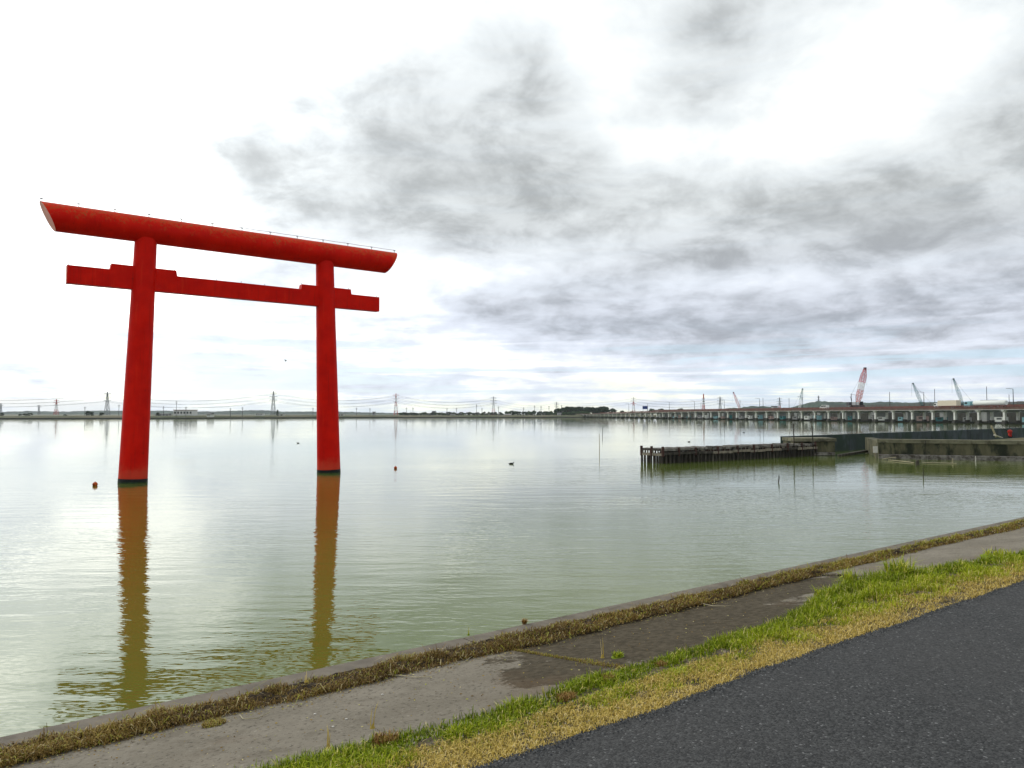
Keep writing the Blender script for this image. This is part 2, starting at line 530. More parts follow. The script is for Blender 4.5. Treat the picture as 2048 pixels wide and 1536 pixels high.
def ridge(name, pts, depth, label, bumpy=1.0, seed=1):
    """pts: (px, py, Y) of the skyline; a long rounded ridge with a bumpy wooded surface"""
    r = np.random.default_rng(seed)
    P = [atY(*p) for p in pts]
    X = np.array([p.x for p in P]); Z = np.array([p.z for p in P]); Y = np.array([p.y for p in P])
    step = depth / 40
    xx = np.arange(X[0], X[-1], step)
    zz = np.interp(xx, X, Z); yy = np.interp(xx, X, Y)
    k = 22; v = []
    prof_ = np.sin(np.linspace(0, math.pi, k)) ** .7
    for j in range(k):
        bump = r.normal(0, 1, len(xx))
        bump = np.convolve(bump, [.25, .5, .25], 'same') * bumpy
        env = prof_[j]
        v.append(np.stack([xx + r.uniform(-.3, .3, len(xx)) * step, yy + (j / (k - 1) - .5) * depth, 1.5 + (zz - 1.5 + bump) * env * np.clip(np.minimum(xx - xx[0], xx[-1] - xx) / (depth * .5) , 0, 1) ** .5], 1))
    V = np.concatenate(v); m_ = len(xx)
    ii, jj = np.meshgrid(np.arange(m_ - 1), np.arange(k - 1))
    a = (jj * m_ + ii).ravel()
    Fq = np.stack([a, a + 1, a + m_ + 1, a + m_], 1)
    o = np_mesh(name, V, Fq, None, M['hill'])
    return props(o, label, None, None, 'structure')


ridge('hills', [(-900, 823, 3600), (-200, 823, 3600), (0, 824, 3600), (60, 822.5, 3600), (120, 823.5, 3600), (200, 821.3, 3600), (260, 822.5, 3600), (330, 821.5, 3600),
                (380, 823.5, 3600), (440, 823, 3600), (500, 820.6, 3600), (530, 820.8, 3600), (560, 823.5, 3600), (600, 823.4, 3600), (640, 824, 3600), (700, 824.3, 3600), (760, 826, 3600), (860, 827, 3600)],
      260, 'long low blue-grey hills behind the left of the lake', 1.6, 3)
ridge('hills', [(1395, 826, 1900), (1440, 817, 1900), (1462, 813.5, 1900), (1480, 817, 1900), (1500, 813, 1900), (1530, 812.5, 1900), (1560, 816, 1900), (1590, 814.5, 1900), (1614, 807, 1900), (1634, 803.4, 1900), (1655, 803.6, 1900), (1690, 805, 1900),
                (1735, 806.5, 1900), (1760, 804, 1900), (1820, 805.5, 1900), (1860, 804, 1900), (1930, 805, 1900), (2000, 804, 1900), (2100, 802, 1900), (2400, 804, 1900), (2900, 812, 1900)],
      220, 'dark wooded hills rising behind the right part of the bridge', 1.1, 5)

# ------------------------------------------------------------------ near bank: road, verge, slabs, sea wall
def asphalt_mat():
    m_ = bpy.data.materials.new('asphalt'); m_.use_nodes = True
    t = m_.node_tree; q = NB(t); P = t.nodes['Principled BSDF']
    co = q.obj()
    vo = q.n('ShaderNodeTexVoronoi'); q.put(vo.inputs['Vector'], co); vo.inputs['Scale'].default_value = 95
    cr = q.sep(vo.outputs['Color'])[0]
    n1 = q.noise(co, 1.3, 5, .6); n2 = q.noise(co, 40, 5, .7)
    c = q.mix(q.ramp(cr, .0, 1.0), (.012, .0125, .013), (.068, .069, .069))
    c = q.mix(q.ramp(cr, .972, .99), c, (.19, .19, .19))
    c = q.mix(q.ramp(n1, .3, .7), c, q.mix(.35, c, (.060, .058, .056)))
    c = q.mix(q.ramp(n2, .3, .62, .55, 0), c, (.012, .012, .013))
    q.put(P.inputs['Base Color'], c); P.inputs['Roughness'].default_value = .75; P.inputs['Specular IOR Level'].default_value = .25
    bn = q.n('ShaderNodeBump'); bn.inputs['Distance'].default_value = .006
    q.put(bn.inputs['Height'], q.m('ADD', q.m('MULTIPLY', vo.outputs['Distance'], -.8), n2)); q.put(P.inputs['Normal'], bn.outputs[0])
    return m_


def slab_mat():
    m_ = bpy.data.materials.new('worn_concrete_slab'); m_.use_nodes = True
    t = m_.node_tree; q = NB(t); P = t.nodes['Principled BSDF']
    co = q.n('ShaderNodeNewGeometry').outputs['Position']
    n1 = q.noise(co, 1.6, 7, .62); n2 = q.noise(co, 34, 5, .7); n3 = q.noise(co, 5, 8, .7)
    c = q.mix(q.ramp(n1, .3, .7), (.162, .142, .110), (.220, .195, .155))
    c = q.mix(q.ramp(n2, .34, .46, .8, 0), c, (.045, .038, .030))
    c = q.mix(q.ramp(n2, .60, .70, 0, .65), c, (.34, .31, .26))
    c = q.mix(q.ramp(n3, .36, .48, .35, 0), c, (.085, .070, .050))
    # damp soil stains: in shore coordinates s (along) and w (towards the water)
    sx, sy, sz = q.sep(co)
    s_ = q.m('ADD', q.m('MULTIPLY', sx, .8), q.m('MULTIPLY', sy, .6))
    w_ = q.m('ADD', q.m('MULTIPLY', sx, -.6), q.m('MULTIPLY', sy, .8))
    wob = q.m('MULTIPLY', q.m('SUBTRACT', n3, .5), 2.2)
    def ell(s0, w0, a, e):
        d = q.m('ADD', q.m('POWER', q.m('DIVIDE', q.m('ABSOLUTE', q.m('SUBTRACT', s_, s0)), a), 2.0), q.m('POWER', q.m('DIVIDE', q.m('ABSOLUTE', q.m('SUBTRACT', w_, w0)), e), 2.0))
        return q.ramp(q.m('ADD', q.m('ADD', d, wob), q.m('MULTIPLY', q.m('SUBTRACT', n2, .5), 1.1)), .82, 1.18, 1.0, 0.0)
    soil = q.m('MAXIMUM', ell(3.50, 4.12, .46, .42), q.m('MAXIMUM', ell(5.1, 4.45, 1.75, .95), ell(7.2, 4.85, 1.5, .38)))
    n4 = q.noise(co, 16, 6, .7)
    soil = q.m('MULTIPLY', soil, q.ramp(q.m('ADD', n4, q.m('MULTIPLY', soil, .55)), .52, .72))
    c = q.mix(q.m('MULTIPLY', soil, .93), c, q.mix(q.ramp(n4, .35, .65), (.030, .022, .010), (.078, .062, .038)))
    # fine dirt along the weeds
    edge = q.ramp(q.m('ADD', w_, q.m('MULTIPLY', wob, .12)), 5.0, 5.25)
    c = q.mix(q.m('MULTIPLY', edge, .75), c, (.035, .028, .020))
    rust = q.ramp(q.noise(q.mapv(co, loc=(3, 9, 1)), .9, 5, .6), .56, .72, 0, .35)
    c = q.mix(rust, c, (.115, .070, .040))
    q.put(P.inputs['Base Color'], c); P.inputs['Roughness'].default_value = .85; P.inputs['Specular IOR Level'].default_value = .12
    bn = q.n('ShaderNodeBump'); bn.inputs['Distance'].default_value = .006
    q.put(bn.inputs['Height'], q.m('ADD', n2, q.m('MULTIPLY', n3, 2.0))); q.put(P.inputs['Normal'], bn.outputs[0])
    return m_


M['asphalt'] = asphalt_mat()
M['slab'] = slab_mat()
M['kerb'] = mat('seawall_coping', (.150, .128, .102), .85, .2, 5, (.085, .070, .052), (.52, .72), 2.2, .004, 40)
M['soil'] = mat('verge_soil', (.085, .066, .040), .95, .4, 8, (.19, .16, .115), (.52, .66), 9, .01, 30)
M['earth'] = mat('bank_earth', (.05, .055, .028), .95, .4, .5, (.09, .08, .04), (.5, .7), .3)

RZ = EYE - 1.60            # road surface
SMIN, SMAX = -60, 82
WALL_W = 5.70              # outer face of the sea wall
WALL_Z = 2.20


def fb(s, seed, sc=1.0):
    """smooth 1D noise"""
    r = 0
    rr = random.Random(seed)
    for o in range(5):
        r += math.sin(s * sc * 1.9 ** o + rr.uniform(0, 6.28)) / (1.45 ** o)
    return r / 2.2


def asph_w(s): return 2.845 + .028 * fb(s, 3, 1.3) + .012 * fb(s, 4, 9) + (.02 * math.exp(-((s - 1.8) / .5) ** 2))
def grass_w(s): return 3.50 + .05 * fb(s, 8, 1.1) + .42 * math.exp(-((s - 7.6) / 1.7) ** 2) - .06 * math.exp(-((s - 12) / 2.0) ** 2)
def weed_w(s): return 5.12 + .06 * fb(s, 21, 1.6) + .03 * fb(s, 22, 6) - .10 * math.exp(-((s - 4.4) / 1.2) ** 2)


def slab_z(w): return 2.535 + (2.19 - 2.535) * (w - 3.2) / (WALL_W - .22 - 3.2)
def verge_z(w): return RZ - .030 - (w - 2.7) * .06


# ground under and behind the road
mb = MB()
vs = [bk(SMIN, 4.2, 2.30), bk(SMAX, 4.2, 2.30), bk(SMAX, -400, 2.30), bk(SMIN, -400, 2.30)]
mb.add(vs, [(0, 3, 2, 1)])
props(mb.build('bank_ground', M['earth']), None, None, None, 'structure')

# asphalt: dense ragged edge, thickness
ss = [SMIN, -20, -8] + list(np.arange(-4, 22, .03)) + [24, 28, 35, 50, SMAX]
mb = MB(); vs = []
rr = random.Random(5)
for s in ss:
    j = rr.gauss(0, .007) if -4 <= s < 22 else 0
    e = asph_w(s) + j
    vs += [bk(s, -2.2, RZ), bk(s, e - .05, RZ), bk(s, e - .012, RZ - .006), bk(s + rr.uniform(-.01, .01), e + .012, RZ - .022), bk(s, e + .016, RZ - .09)]
fs = [(i * 5 + k, i * 5 + k + 1, i * 5 + 6 + k, i * 5 + 5 + k) for i in range(len(ss) - 1) for k in range(4)]
mb.add(vs, [tuple(reversed(f)) for f in fs])
props(mb.build('road', M['asphalt']), 'dark asphalt path along the lake shore', None, None, 'structure')

# verge soil
ss = [SMIN, -20, -8] + list(np.arange(-4, 22, .08)) + [24, 28, 35, 50, SMAX]
mb = MB(); vs = []
ws = [2.60, 2.85, 2.95, 3.05, 3.2, 3.35, 3.5]
for s in ss:
    g = grass_w(s)
    for k, w in enumerate(ws):
        ww = 2.60 + (g + .03 - 2.60) * k / 6
        z = verge_z(ww) + (rr.gauss(0, .007) if 0 < k < 6 else 0)
        if k == 6: z = slab_z(ww) - .01
        vs.append(bk(s, ww, z))
n = 7
mb.add(vs, [(i * n + n - 1 * (k == 99) - 1 - (n - 1 - k) + 0, (i + 1) * n + k, (i + 1) * n + k + 1, i * n + k + 1) for i in range(len(ss) - 1) for k in range(n - 1)])
props(mb.build('verge_ground', M['soil']), 'strip of bare soil under the grass verge', None, None, 'structure')

# concrete slabs of the apron
apron = empty('concrete_apron', bk(3.8, 4.5, 2.2), 'sloping apron of worn concrete slabs between grass verge and sea wall', 'pavement')
js = [-60, -30, -15.8, -10.9, -6, -1.1, 3.8, 8.65, 13.5, 18.4, 23.3, 40, 60, SMAX]
dz = {3.8: -.012, 8.65: .010, -1.1: .0, 13.5: .004}
for a, c in zip(js[:-1], js[1:]):
    mb = MB(); o = dz.get(a, 0)
    g = .012
    A, Cc = a + g, c - g
    w0, w1 = 3.18, WALL_W - .235
    vs = []
    for s in (A, A + .012, Cc - .012, Cc):
        ed = -.010 if s in (A, Cc) else 0
        for w in (w0, w1): vs.append(bk(s, w, slab_z(w) + o + ed))
    k = len(vs)
    vs += [bk(A, w0, 1.9), bk(A, w1, 1.9), bk(Cc, w0, 1.9), bk(Cc, w1, 1.9)]
    mb.add(vs, [(0, 2, 3, 1), (2, 4, 5, 3), (4, 6, 7, 5), (0, 1, k + 1, k), (6, k + 2, k + 3, 7)])
    mb.build('slab', M['slab'], apron)

# sea wall: body and coping segments
wall = empty('sea_wall', bk(4, 5.6, 0), 'grey concrete sea wall with narrow coping at the water edge', 'wall')
mb = MB()
mb.prism([(WALL_W - .50, -1.5), (WALL_W - .02, -1.5), (WALL_W - .02, WALL_Z - .16), (WALL_W - .50, WALL_Z - .16)], Vector((0, 0, 0)) + BD * SMIN, BN, Vector((0, 0, 1)), BD, SMAX - SMIN)
mb.build('wall_body', M['harbour_wall'], wall)
cj = [-60, -20] + list(np.arange(-10.9, 34, 4.87)) + [50, SMAX]
for a, c in zip(cj[:-1], cj[1:]):
    mb = MB()
    o = random.uniform(-.006, .006)
    mb.prism([(WALL_W - .23, WALL_Z - .16), (WALL_W, WALL_Z - .16), (WALL_W, WALL_Z - .012 + .02), (WALL_W - .014, WALL_Z + .02), (WALL_W - .22, WALL_Z + .022), (WALL_W - .23, WALL_Z + .01)],
             BD * (a + .006) + BN * o, BN, Vector((0, 0, 1)), BD, c - a - .012)
    mb.build('coping', M['kerb'], wall)


# ------------------------------------------------------------------ grasses
def blades(s, w, z, h, wid, lean, az_, tint, curl=.5):
    """numpy arrays -> vertices of curved blades (5 verts, quad + triangle)"""
    N = len(s)
    bx = .8 * s - .6 * w; by = .6 * s + .8 * w
    dx, dy = np.cos(az_), np.sin(az_)
    fx, fy = -dy, dx
    V = np.zeros((N, 5, 3))
    for k, (t, wk) in enumerate(((0, 1), (.55, .8))):
        out = lean * h * (t ** 1.7); up = h * t * np.sqrt(np.clip(1 - (lean * t * .8) ** 2, .06, 1))
        cx = bx + dx * out; cy = by + dy * out
        V[:, 2 * k, 0] = cx - fx * wid * wk / 2; V[:, 2 * k, 1] = cy - fy * wid * wk / 2; V[:, 2 * k, 2] = z + up
        V[:, 2 * k + 1, 0] = cx + fx * wid * wk / 2; V[:, 2 * k + 1, 1] = cy + fy * wid * wk / 2; V[:, 2 * k + 1, 2] = z + up
    out = lean * h; up = h * np.sqrt(np.clip(1 - (lean * .8) ** 2, .06, 1)) * (1 - curl * lean * .5)
    V[:, 4, 0] = bx + dx * out; V[:, 4, 1] = by + dy * out; V[:, 4, 2] = z + up
    base = (np.arange(N) * 5)[:, None]
    Fq = base + np.array([[0, 1, 3, 2]]); Ft = base + np.array([[2, 3, 4]])
    T = np.repeat(tint, 5)
    return V.reshape(-1, 3), Fq, Ft, T


def vfb(s, seed, sc=1.0): return np.array([fb(x, seed, sc) for x in s]) if np.ndim(s) else fb(s, seed, sc)
def sample_s(N, lo=-1.5, hi=24):
    """denser near the camera"""
    u = rng.random(N)
    k = 7.0
    return lo + (hi - lo) * (np.exp(u * math.log(1 + k)) - 1) / k


_gs = np.linspace(-3, 26, 1500)
_gw = np.array([grass_w(x) for x in _gs]); _aw = np.array([asph_w(x) for x in _gs]); _ww = np.array([weed_w(x) for x in _gs])
G_W = lambda s: np.interp(s, _gs, _gw)
A_W = lambda s: np.interp(s, _gs, _aw)
K_W = lambda s: np.interp(s, _gs, _ww)
# coarse 2-D patch noise on the verge
_pn = rng.random((400, 24))
def patch(s, w, ps=.22, pw=.12):
    a = (s + 4) / ps; c = (w - 2) / pw
    i = np.clip(a.astype(int), 0, 398); j = np.clip(c.astype(int), 0, 22)
    fa = a - i; fc = c - j
    fa = fa * fa * (3 - 2 * fa); fc = fc * fc * (3 - 2 * fc)
    return (_pn[i, j] * (1 - fa) + _pn[i + 1, j] * fa) * (1 - fc) + (_pn[i, j + 1] * (1 - fa) + _pn[i + 1, j + 1] * fa) * fc


M['grass_green'] = tint_mat('green_grass', [(0, (.095, .140, .004)), (.38, (.25, .32, .006)), (.68, (.38, .41, .012)), (.88, (.58, .50, .09)), (1, (.66, .56, .28))])
M['grass_dry'] = tint_mat('straw_grass', [(0, (.22, .16, .03)), (.35, (.52, .38, .075)), (.7, (.70, .53, .17)), (1, (.82, .68, .38))])
M['weed'] = tint_mat('withered_weed', [(0, (.055, .032, .009)), (.3, (.19, .115, .028)), (.6, (.34, .24, .055)), (.8, (.28, .30, .014)), (1, (.56, .46, .25))])
M['rusty_weed'] = tint_mat('rust_brown_tuft', [(0, (.10, .045, .012)), (.5, (.28, .15, .035)), (1, (.46, .30, .11))])

# green band
N = 170000
s = sample_s(N); g = G_W(s); a = A_W(s)
u = rng.random(N) ** .8
w = a + (g - a) * (.24 + .80 * u) + rng.normal(0, .02, N)
p = patch(s, w)
keep = (rng.random(N) < np.clip(-.05 + 1.5 * p + .5 * (u - .3), .04, 1))
s, w, p, u, g, a = s[keep], w[keep], p[keep], u[keep], g[keep], a[keep]
n = len(s)
z = np.maximum(verge_z(w), slab_z(w)) - .01
tall = np.exp(-((s - 7.6) / 1.6) ** 2)
h = rng.uniform(.014, .060, n) * (.6 + 1.1 * p) * (1 + .8 * tall) * (.6 + .5 * u)
tint = np.clip(rng.normal(.40, .18, n) + (.45 - u) * .45 + (p - .5) * .3, 0, 1)
tint = np.where(rng.random(n) < .10, rng.uniform(.85, 1, n), tint)
V, Fq, Ft, T = blades(s, w, z, h, rng.uniform(.0028, .006, n) * (1 + np.clip(s, 0, 20) * .05), rng.uniform(.1, .95, n), rng.uniform(0, 6.28, n), tint)
props(np_mesh('green_grass', V, Fq, Ft, M['grass_green'], T), 'short bright green grass along the slab side of the verge', 'grass', None, 'stuff')

# straw band by the asphalt
N = 120000
s = sample_s(N); g = G_W(s); a = A_W(s)
u = rng.random(N)
w = a + .012 + (g - a) * (u * .64) + rng.normal(0, .008, N)
p = patch(s + 40 * 0, w + .06, .15, .1)
keep = (rng.random(N) < np.clip(p * 1.5 + .05 - .4 * (u > .55), .08, 1))
s, w, p, u = s[keep], w[keep], p[keep], u[keep]
n = len(s)
z = verge_z(w) - .002
h = rng.uniform(.012, .042, n)
flat = rng.random(n) < .6
lean = np.where(flat, rng.uniform(.9, 1.25, n), rng.uniform(.2, .9, n))
h = np.where(flat, h * 1.25, h)
tint = np.clip(rng.normal(.45, .25, n) - .15 * u, 0, 1)
V, Fq, Ft, T = blades(s, w, z + .006, h, rng.uniform(.002, .0042, n) * (1 + np.clip(s, 0, 20) * .05), lean, rng.uniform(0, 6.28, n), tint)
props(np_mesh('dry_grass', V, Fq, Ft, M['grass_dry'], T), 'matted straw-yellow dry grass beside the asphalt edge', 'grass', None, 'stuff')

# withered creeping weeds along the sea wall: a lumpy dark mat and curled stems
def weed_h(s, w):
    k = K_W(s); t = np.clip((w - k) / (WALL_W - .24 - k), 0, 1)
    return np.sin(np.clip(t, 0, 1) * math.pi) ** .6


sm = np.arange(-3, 25, .04); m_ = len(sm); K = 12
V = []
for j in range(K):
    t = j / (K - 1)
    ww = K_W(sm) + (WALL_W - .20 - K_W(sm)) * t
    env = math.sin(t * math.pi) ** .7
    hh = (.035 + .030 * np.array([fb(x, 40 + j // 2, 5) for x in sm]) + rng.uniform(-.012, .018, m_)) * env
    base = slab_z(ww) + (.02 if t > .9 else -.01)
    V.append(np.stack([.8 * sm - .6 * ww, .6 * sm + .8 * ww, base + hh], 1))
V = np.concatenate(V)
ii, jj = np.meshgrid(np.arange(m_ - 1), np.arange(K - 1)); a_ = (jj * m_ + ii).ravel()
M['weedmat'] = mat('dark_root_mat', (.030, .020, .011), .95, .5, 25, (.075, .05, .022), (.5, .65), 20, .02, 60)
props(np_mesh('weed_mat', V, np.stack([a_, a_ + 1, a_ + m_ + 1, a_ + m_], 1), None, M['weedmat'], None, True),
      'dark matted roots of the withered weeds behind the sea wall coping', 'weeds', None, 'stuff')
N = 130000
s = sample_s(N); k = K_W(s)
t = rng.random(N)
w = k - .015 + (WALL_W - .135 - k) * t + rng.normal(0, .014, N)
p = patch(s, (w - 3), .16, .14); p2 = patch(s * .7 + 5, (w - 2.6), .3, .3)
keep = rng.random(N) < np.clip(.35 + .9 * p, 0, 1)
s, k, t, w, p, p2 = s[keep], k[keep], t[keep], w[keep], p[keep], p2[keep]
n = len(s)
z = slab_z(w) + np.clip(.055 * np.sin(np.clip(t, 0, 1) * math.pi) ** .6, 0, 1) * rng.random(n) * (.4 + p)
h = rng.uniform(.012, .055, n) * (.5 + .9 * p)
far = np.clip((s - 5.5) / 6, 0, 1)
tint = rng.random(n) ** 1.2 * .35 + .3 * p2
gr = .10 + .40 * far * (t > .3) + .45 * (t > .72) * p2
tint = np.where(rng.random(n) < gr, rng.uniform(.70, .86, n), tint)
tint = np.where(rng.random(n) < .05, 1.0, tint)
lean = rng.uniform(.4, 1.25, n)
long_ = rng.random(n) < .02
h = np.where(long_, h * 2.6, h); lean = np.where(long_, 1.25, lean)
V, Fq, Ft, T = blades(s, w, z, h, rng.uniform(.0025, .006, n) * (1 + np.clip(s, 0, 20) * .05), lean, rng.uniform(0, 6.28, n), tint)
props(np_mesh('withered_weeds', V, Fq, Ft, M['weed'], T), 'brown and olive withered creeping weeds along the sea wall', 'weeds', None, 'stuff')

# loose gravel in the verge and crumbs along the asphalt edge
N = 9000
s = sample_s(N); a = A_W(s); g = G_W(s)
w = a + (g - a) * rng.random(N) ** 1.2 * .75
r_ = rng.uniform(.002, .009, N)
ico = np.array([(0, 0, 1), (.9, 0, 0), (0, .9, 0), (-.9, 0, 0), (0, -.9, 0), (0, 0, -.6)], float)
tri = np.array([(0, 1, 2), (0, 2, 3), (0, 3, 4), (0, 4, 1), (5, 2, 1), (5, 3, 2), (5, 4, 3), (5, 1, 4)])
jit = ico[None] * rng.uniform(.6, 1.3, (N, 6, 1)) * r_[:, None, None]
cx = np.stack([.8 * s - .6 * w, .6 * s + .8 * w, verge_z(w) + r_ * .5 + .002], 1)
V = (jit + cx[:, None]).reshape(-1, 3)
Ft = ((np.arange(N) * 6)[:, None, None] + tri[None]).reshape(-1, 3)
M['gravel'] = tint_mat('loose_gravel', [(0, (.07, .06, .05)), (.6, (.20, .18, .15)), (1, (.50, .46, .40))], .9)
props(np_mesh('gravel', V, None, Ft, M['gravel'], np.repeat(rng.random(N) ** 1.8, 6)), 'loose grey gravel scattered through the dry verge', 'gravel', None, 'stuff')
N = 14000
s = sample_s(N); a = A_W(s); w = a + .012 - np.abs(rng.normal(0, .05, N)); r_ = rng.uniform(.002, .0065, N)
jit = ico[None] * rng.uniform(.6, 1.3, (N, 6, 1)) * r_[:, None, None]
cx = np.stack([.8 * s - .6 * w, .6 * s + .8 * w, np.where(w > a - .02, RZ - .010, RZ) + r_ * .2], 1)
V = (jit + cx[:, None]).reshape(-1, 3)
Ft = ((np.arange(N) * 6)[:, None, None] + tri[None]).reshape(-1, 3)
M['crumb'] = tint_mat('asphalt_crumbs', [(0, (.02, .022, .025)), (.8, (.07, .075, .08)), (1, (.22, .22, .22))], .6)
props(np_mesh('asphalt_crumbs', V, None, Ft, M['crumb'], np.repeat(rng.random(N), 6)), 'coarse dark aggregate crumbling at the asphalt edge', 'gravel', None, 'stuff')


def tuft(name, s0, w0, z0, r, n_, hh, mt, label, cat, t0=0, t1=1, wid=.005, lean=(.1, .8), group=None):
    rr_ = np.sqrt(rng.random(n_)); aa_ = rng.uniform(0, 6.28, n_)
    s = s0 + 1.05 * r * rr_ * np.cos(aa_); w = w0 + .80 * r * rr_ * np.sin(aa_)
    V, Fq, Ft, T = blades(s, w, np.full(n_, z0), rng.uniform(.4, 1, n_) * hh, np.full(n_, wid), rng.uniform(*lean, n_), rng.uniform(0, 6.28, n_), rng.uniform(t0, t1, n_))
    c = bk(s0, w0, z0); V = V - np.array(c)
    nv_ = len(V); kk = 10     # the root crown that joins the blades
    an = np.linspace(0, 2 * math.pi, kk, endpoint=False)
    e1, e2 = np.array(BD), np.array(BN)
    ring = np.outer(np.cos(an), e1) * r * 1.35 + np.outer(np.sin(an), e2) * r * 1.05; ring[:, 2] = -.012
    V = np.concatenate([V, ring, [[0, 0, hh * .10]]]); T = np.concatenate([T, np.full(kk + 1, .15)])
    Ft = np.concatenate([Ft, np.array([[nv_ + i, nv_ + (i + 1) % kk, nv_ + kk] for i in range(kk)])])
    o = np_mesh(name, V, Fq, Ft, mt, T); o.location = c
    return props(o, label, cat, group)


def sw(px, py, z):
    p = at(px, py, z); return .8 * p.x + .6 * p.y, -.6 * p.x + .8 * p.y


for px, py, r, hh, nn, lab in ((1132, 1398, .06, .055, 260, 'rust-brown dead grass tuft right of centre at the bottom of the verge'),
                               (1215, 1358, .05, .055, 160, 'orange-brown dead tuft in the grass just above the rust-brown one'),
                               (1322, 1330, .04, .045, 120, 'small rusty dead tuft below the dark soil patch'),
                               (770, 1480, .07, .055, 200, 'reddish dead grass tuft nearest the bottom edge of the picture')):
    q_ = sw(px, py, 2.57)
    tuft('dead_grass_tuft', q_[0], q_[1], 2.565, r, nn, hh, M['rusty_weed'], lab, 'grass tuft', group='dead tufts in the verge', wid=.004)
for px, py, r, hh, nn, lab in ((1700, 1172, .10, .26, 160, 'tall green tuft standing at the slab edge, left of the arching one'),
                               (1800, 1152, .16, .30, 260, 'tallest arching green grass tuft beside the slab joint'),
                               (1645, 1195, .08, .18, 110, 'upright green tuft lowest of the three tall tufts'),
                               (2000, 1108, .2, .12, 160, 'spreading green tuft at the right edge of the picture')):
    q_ = sw(px, py, 2.52)
    tuft('grass_tuft', q_[0], q_[1], 2.50, r, nn, hh, M['grass_green'], lab, 'grass tuft', .1, .9, .009, (.2, 1.1), 'green tufts in the verge')
q_ = sw(1049, 1247, WALL_Z + .02)
tuft('dead_grass_tuft', q_[0], q_[1], WALL_Z + .018, .022, 160, .07, M['rusty_weed'], 'round brown dead tuft alone on the sea wall coping', 'grass tuft', .2, 1, .005, (.2, 1.0))
q_ = sw(428, 1440, 2.3)
tuft('weed_clump', q_[0], q_[1], slab_z(q_[1]) + .004, .07, 500, .035, M['weed'], 'clump of weeds hanging from the strip onto the slab at lower left', 'weeds', .2, .95, .004, (.4, 1.2))
q_ = sw(1236, 1306, 2.42)
tuft('weed_clump', q_[0], q_[1], slab_z(q_[1]) + .002, .045, 90, .045, M['grass_green'], 'small green weed growing in the slab joint by the soil patch', 'weeds', .1, .7, .007, (.3, 1.1))
for px, py, hh, lab in ((1205, 1312, .16, 'single pale stalk beside the dark soil patch'), (657, 1492, .16, 'dark dry stalk at the lower left of the verge'), (745, 1452, .14, 'pale dry stalk leaning at the verge edge'),
                        (937, 1268, .10, 'thin green stalk on the sea wall coping left of the dead tuft'), (613, 1420 - 60, .08, 'short green stalk on coping near the right pillar reflection')):
    q_ = sw(px, py, 2.5 if py > 1300 else 2.22)
    tuft('grass_stalk', q_[0], q_[1], 2.50 if py > 1300 else 2.22, .012, 4, hh, M['grass_dry'] if py > 1300 else M['grass_green'], lab, 'grass stalk', .2, .9, .005, (.05, .35), 'lone stalks')
# short weeds and litter caught in the slab joint, crumbs and leaf litter over the slabs
N = 1500
w = 3.62 + 1.45 * rng.random(N) ** 1.2; s = 3.80 + rng.normal(0, .012 + .02 * (w < 4.2), N)
V, Fq, Ft, T = blades(s, w, slab_z(w) - .002, rng.uniform(.008, .03, N), rng.uniform(.003, .005, N), rng.uniform(.5, 1.2, N), rng.uniform(0, 6.28, N), np.where(rng.random(N) < .3, .75, rng.uniform(0, .6, N)))
props(np_mesh('joint_weeds', V, Fq, Ft, M['weed'], T), 'thin line of low weeds in the joint between two slabs', 'weeds', None, 'stuff')
N = 5200
s = sample_s(N, -1, 20); k = K_W(s); g = G_W(s)
near_ = rng.random(N) < .6
w = np.where(near_, k - np.abs(rng.normal(0, .10, N)), g + (k - g) * rng.random(N))
r_ = rng.uniform(.0015, .006, N)
a_ = rng.uniform(0, 6.28, N); ca, sa = np.cos(a_) * r_ * 1.8, np.sin(a_) * r_ * 1.8
cx = np.stack([.8 * s - .6 * w, .6 * s + .8 * w, slab_z(w) + .003], 1)
V = np.stack([cx + np.stack([ca, sa, r_ * .4], 1), cx + np.stack([-sa * .5, ca * .5, r_ * .9], 1), cx + np.stack([-ca, -sa, r_ * .3], 1), cx + np.stack([sa * .5, -ca * .5, r_ * .1], 1)], 1).reshape(-1, 3)
props(np_mesh('leaf_litter', V, (np.arange(N) * 4)[:, None] + np.array([[0, 1, 2, 3]]), None, M['weed'], np.repeat(rng.random(N) ** 1.5, 4)), 'brown crumbs and leaf litter scattered over the slabs', 'litter', None, 'stuff')
# trailing runners: long pale stems over the slab
for k, (pts, lab) in enumerate(((((480, 1412), (486, 1425), (515, 1428), (540, 1412)), 'looped pale runner lying on the slab at lower left'),
                           (((770, 1328), (800, 1334), (835, 1345), (862, 1346)), 'straight pale runner reaching onto the slab'),
                           (((905, 1322), (930, 1308), (948, 1290), (955, 1275)), 'pale bent stem leaning against the weeds'),
                           (((1405, 1195), (1425, 1205), (1450, 1209), (1462, 1208)), 'runner over the dark slab, farthest along the wall'))):
    P = [at(x, y, 2.33) for x, y in pts]
    P = [Vector((p.x, p.y, slab_z(-.6 * p.x + .8 * p.y) + .012)) for p in P]
    o = MB().tube(P, .0035, 4).build('runner_stem', M['bamboo'])
    props(o, lab, 'stem', 'dead runner stems')
# white pebbles and bits on the slab
for px, py, lab in ((765, 1365, 'upper'), (630, 1405, 'middle'), (693, 1429, 'right'), (666, 1449, 'lower')):
    q_ = sw(px, py, 2.4)
    c = bk(q_[0], q_[1], slab_z(q_[1]) + .004)
    o = MB().ball(c, .008, 7, 5, (1.2, .9, .6)).build('pebble', M['boardwhite'])
    props(o, lab + 'most white pebble lying on the bare slab' if lab != 'middle' else 'white pebble between the others on the bare slab', 'pebble', 'white pebbles on the slab')

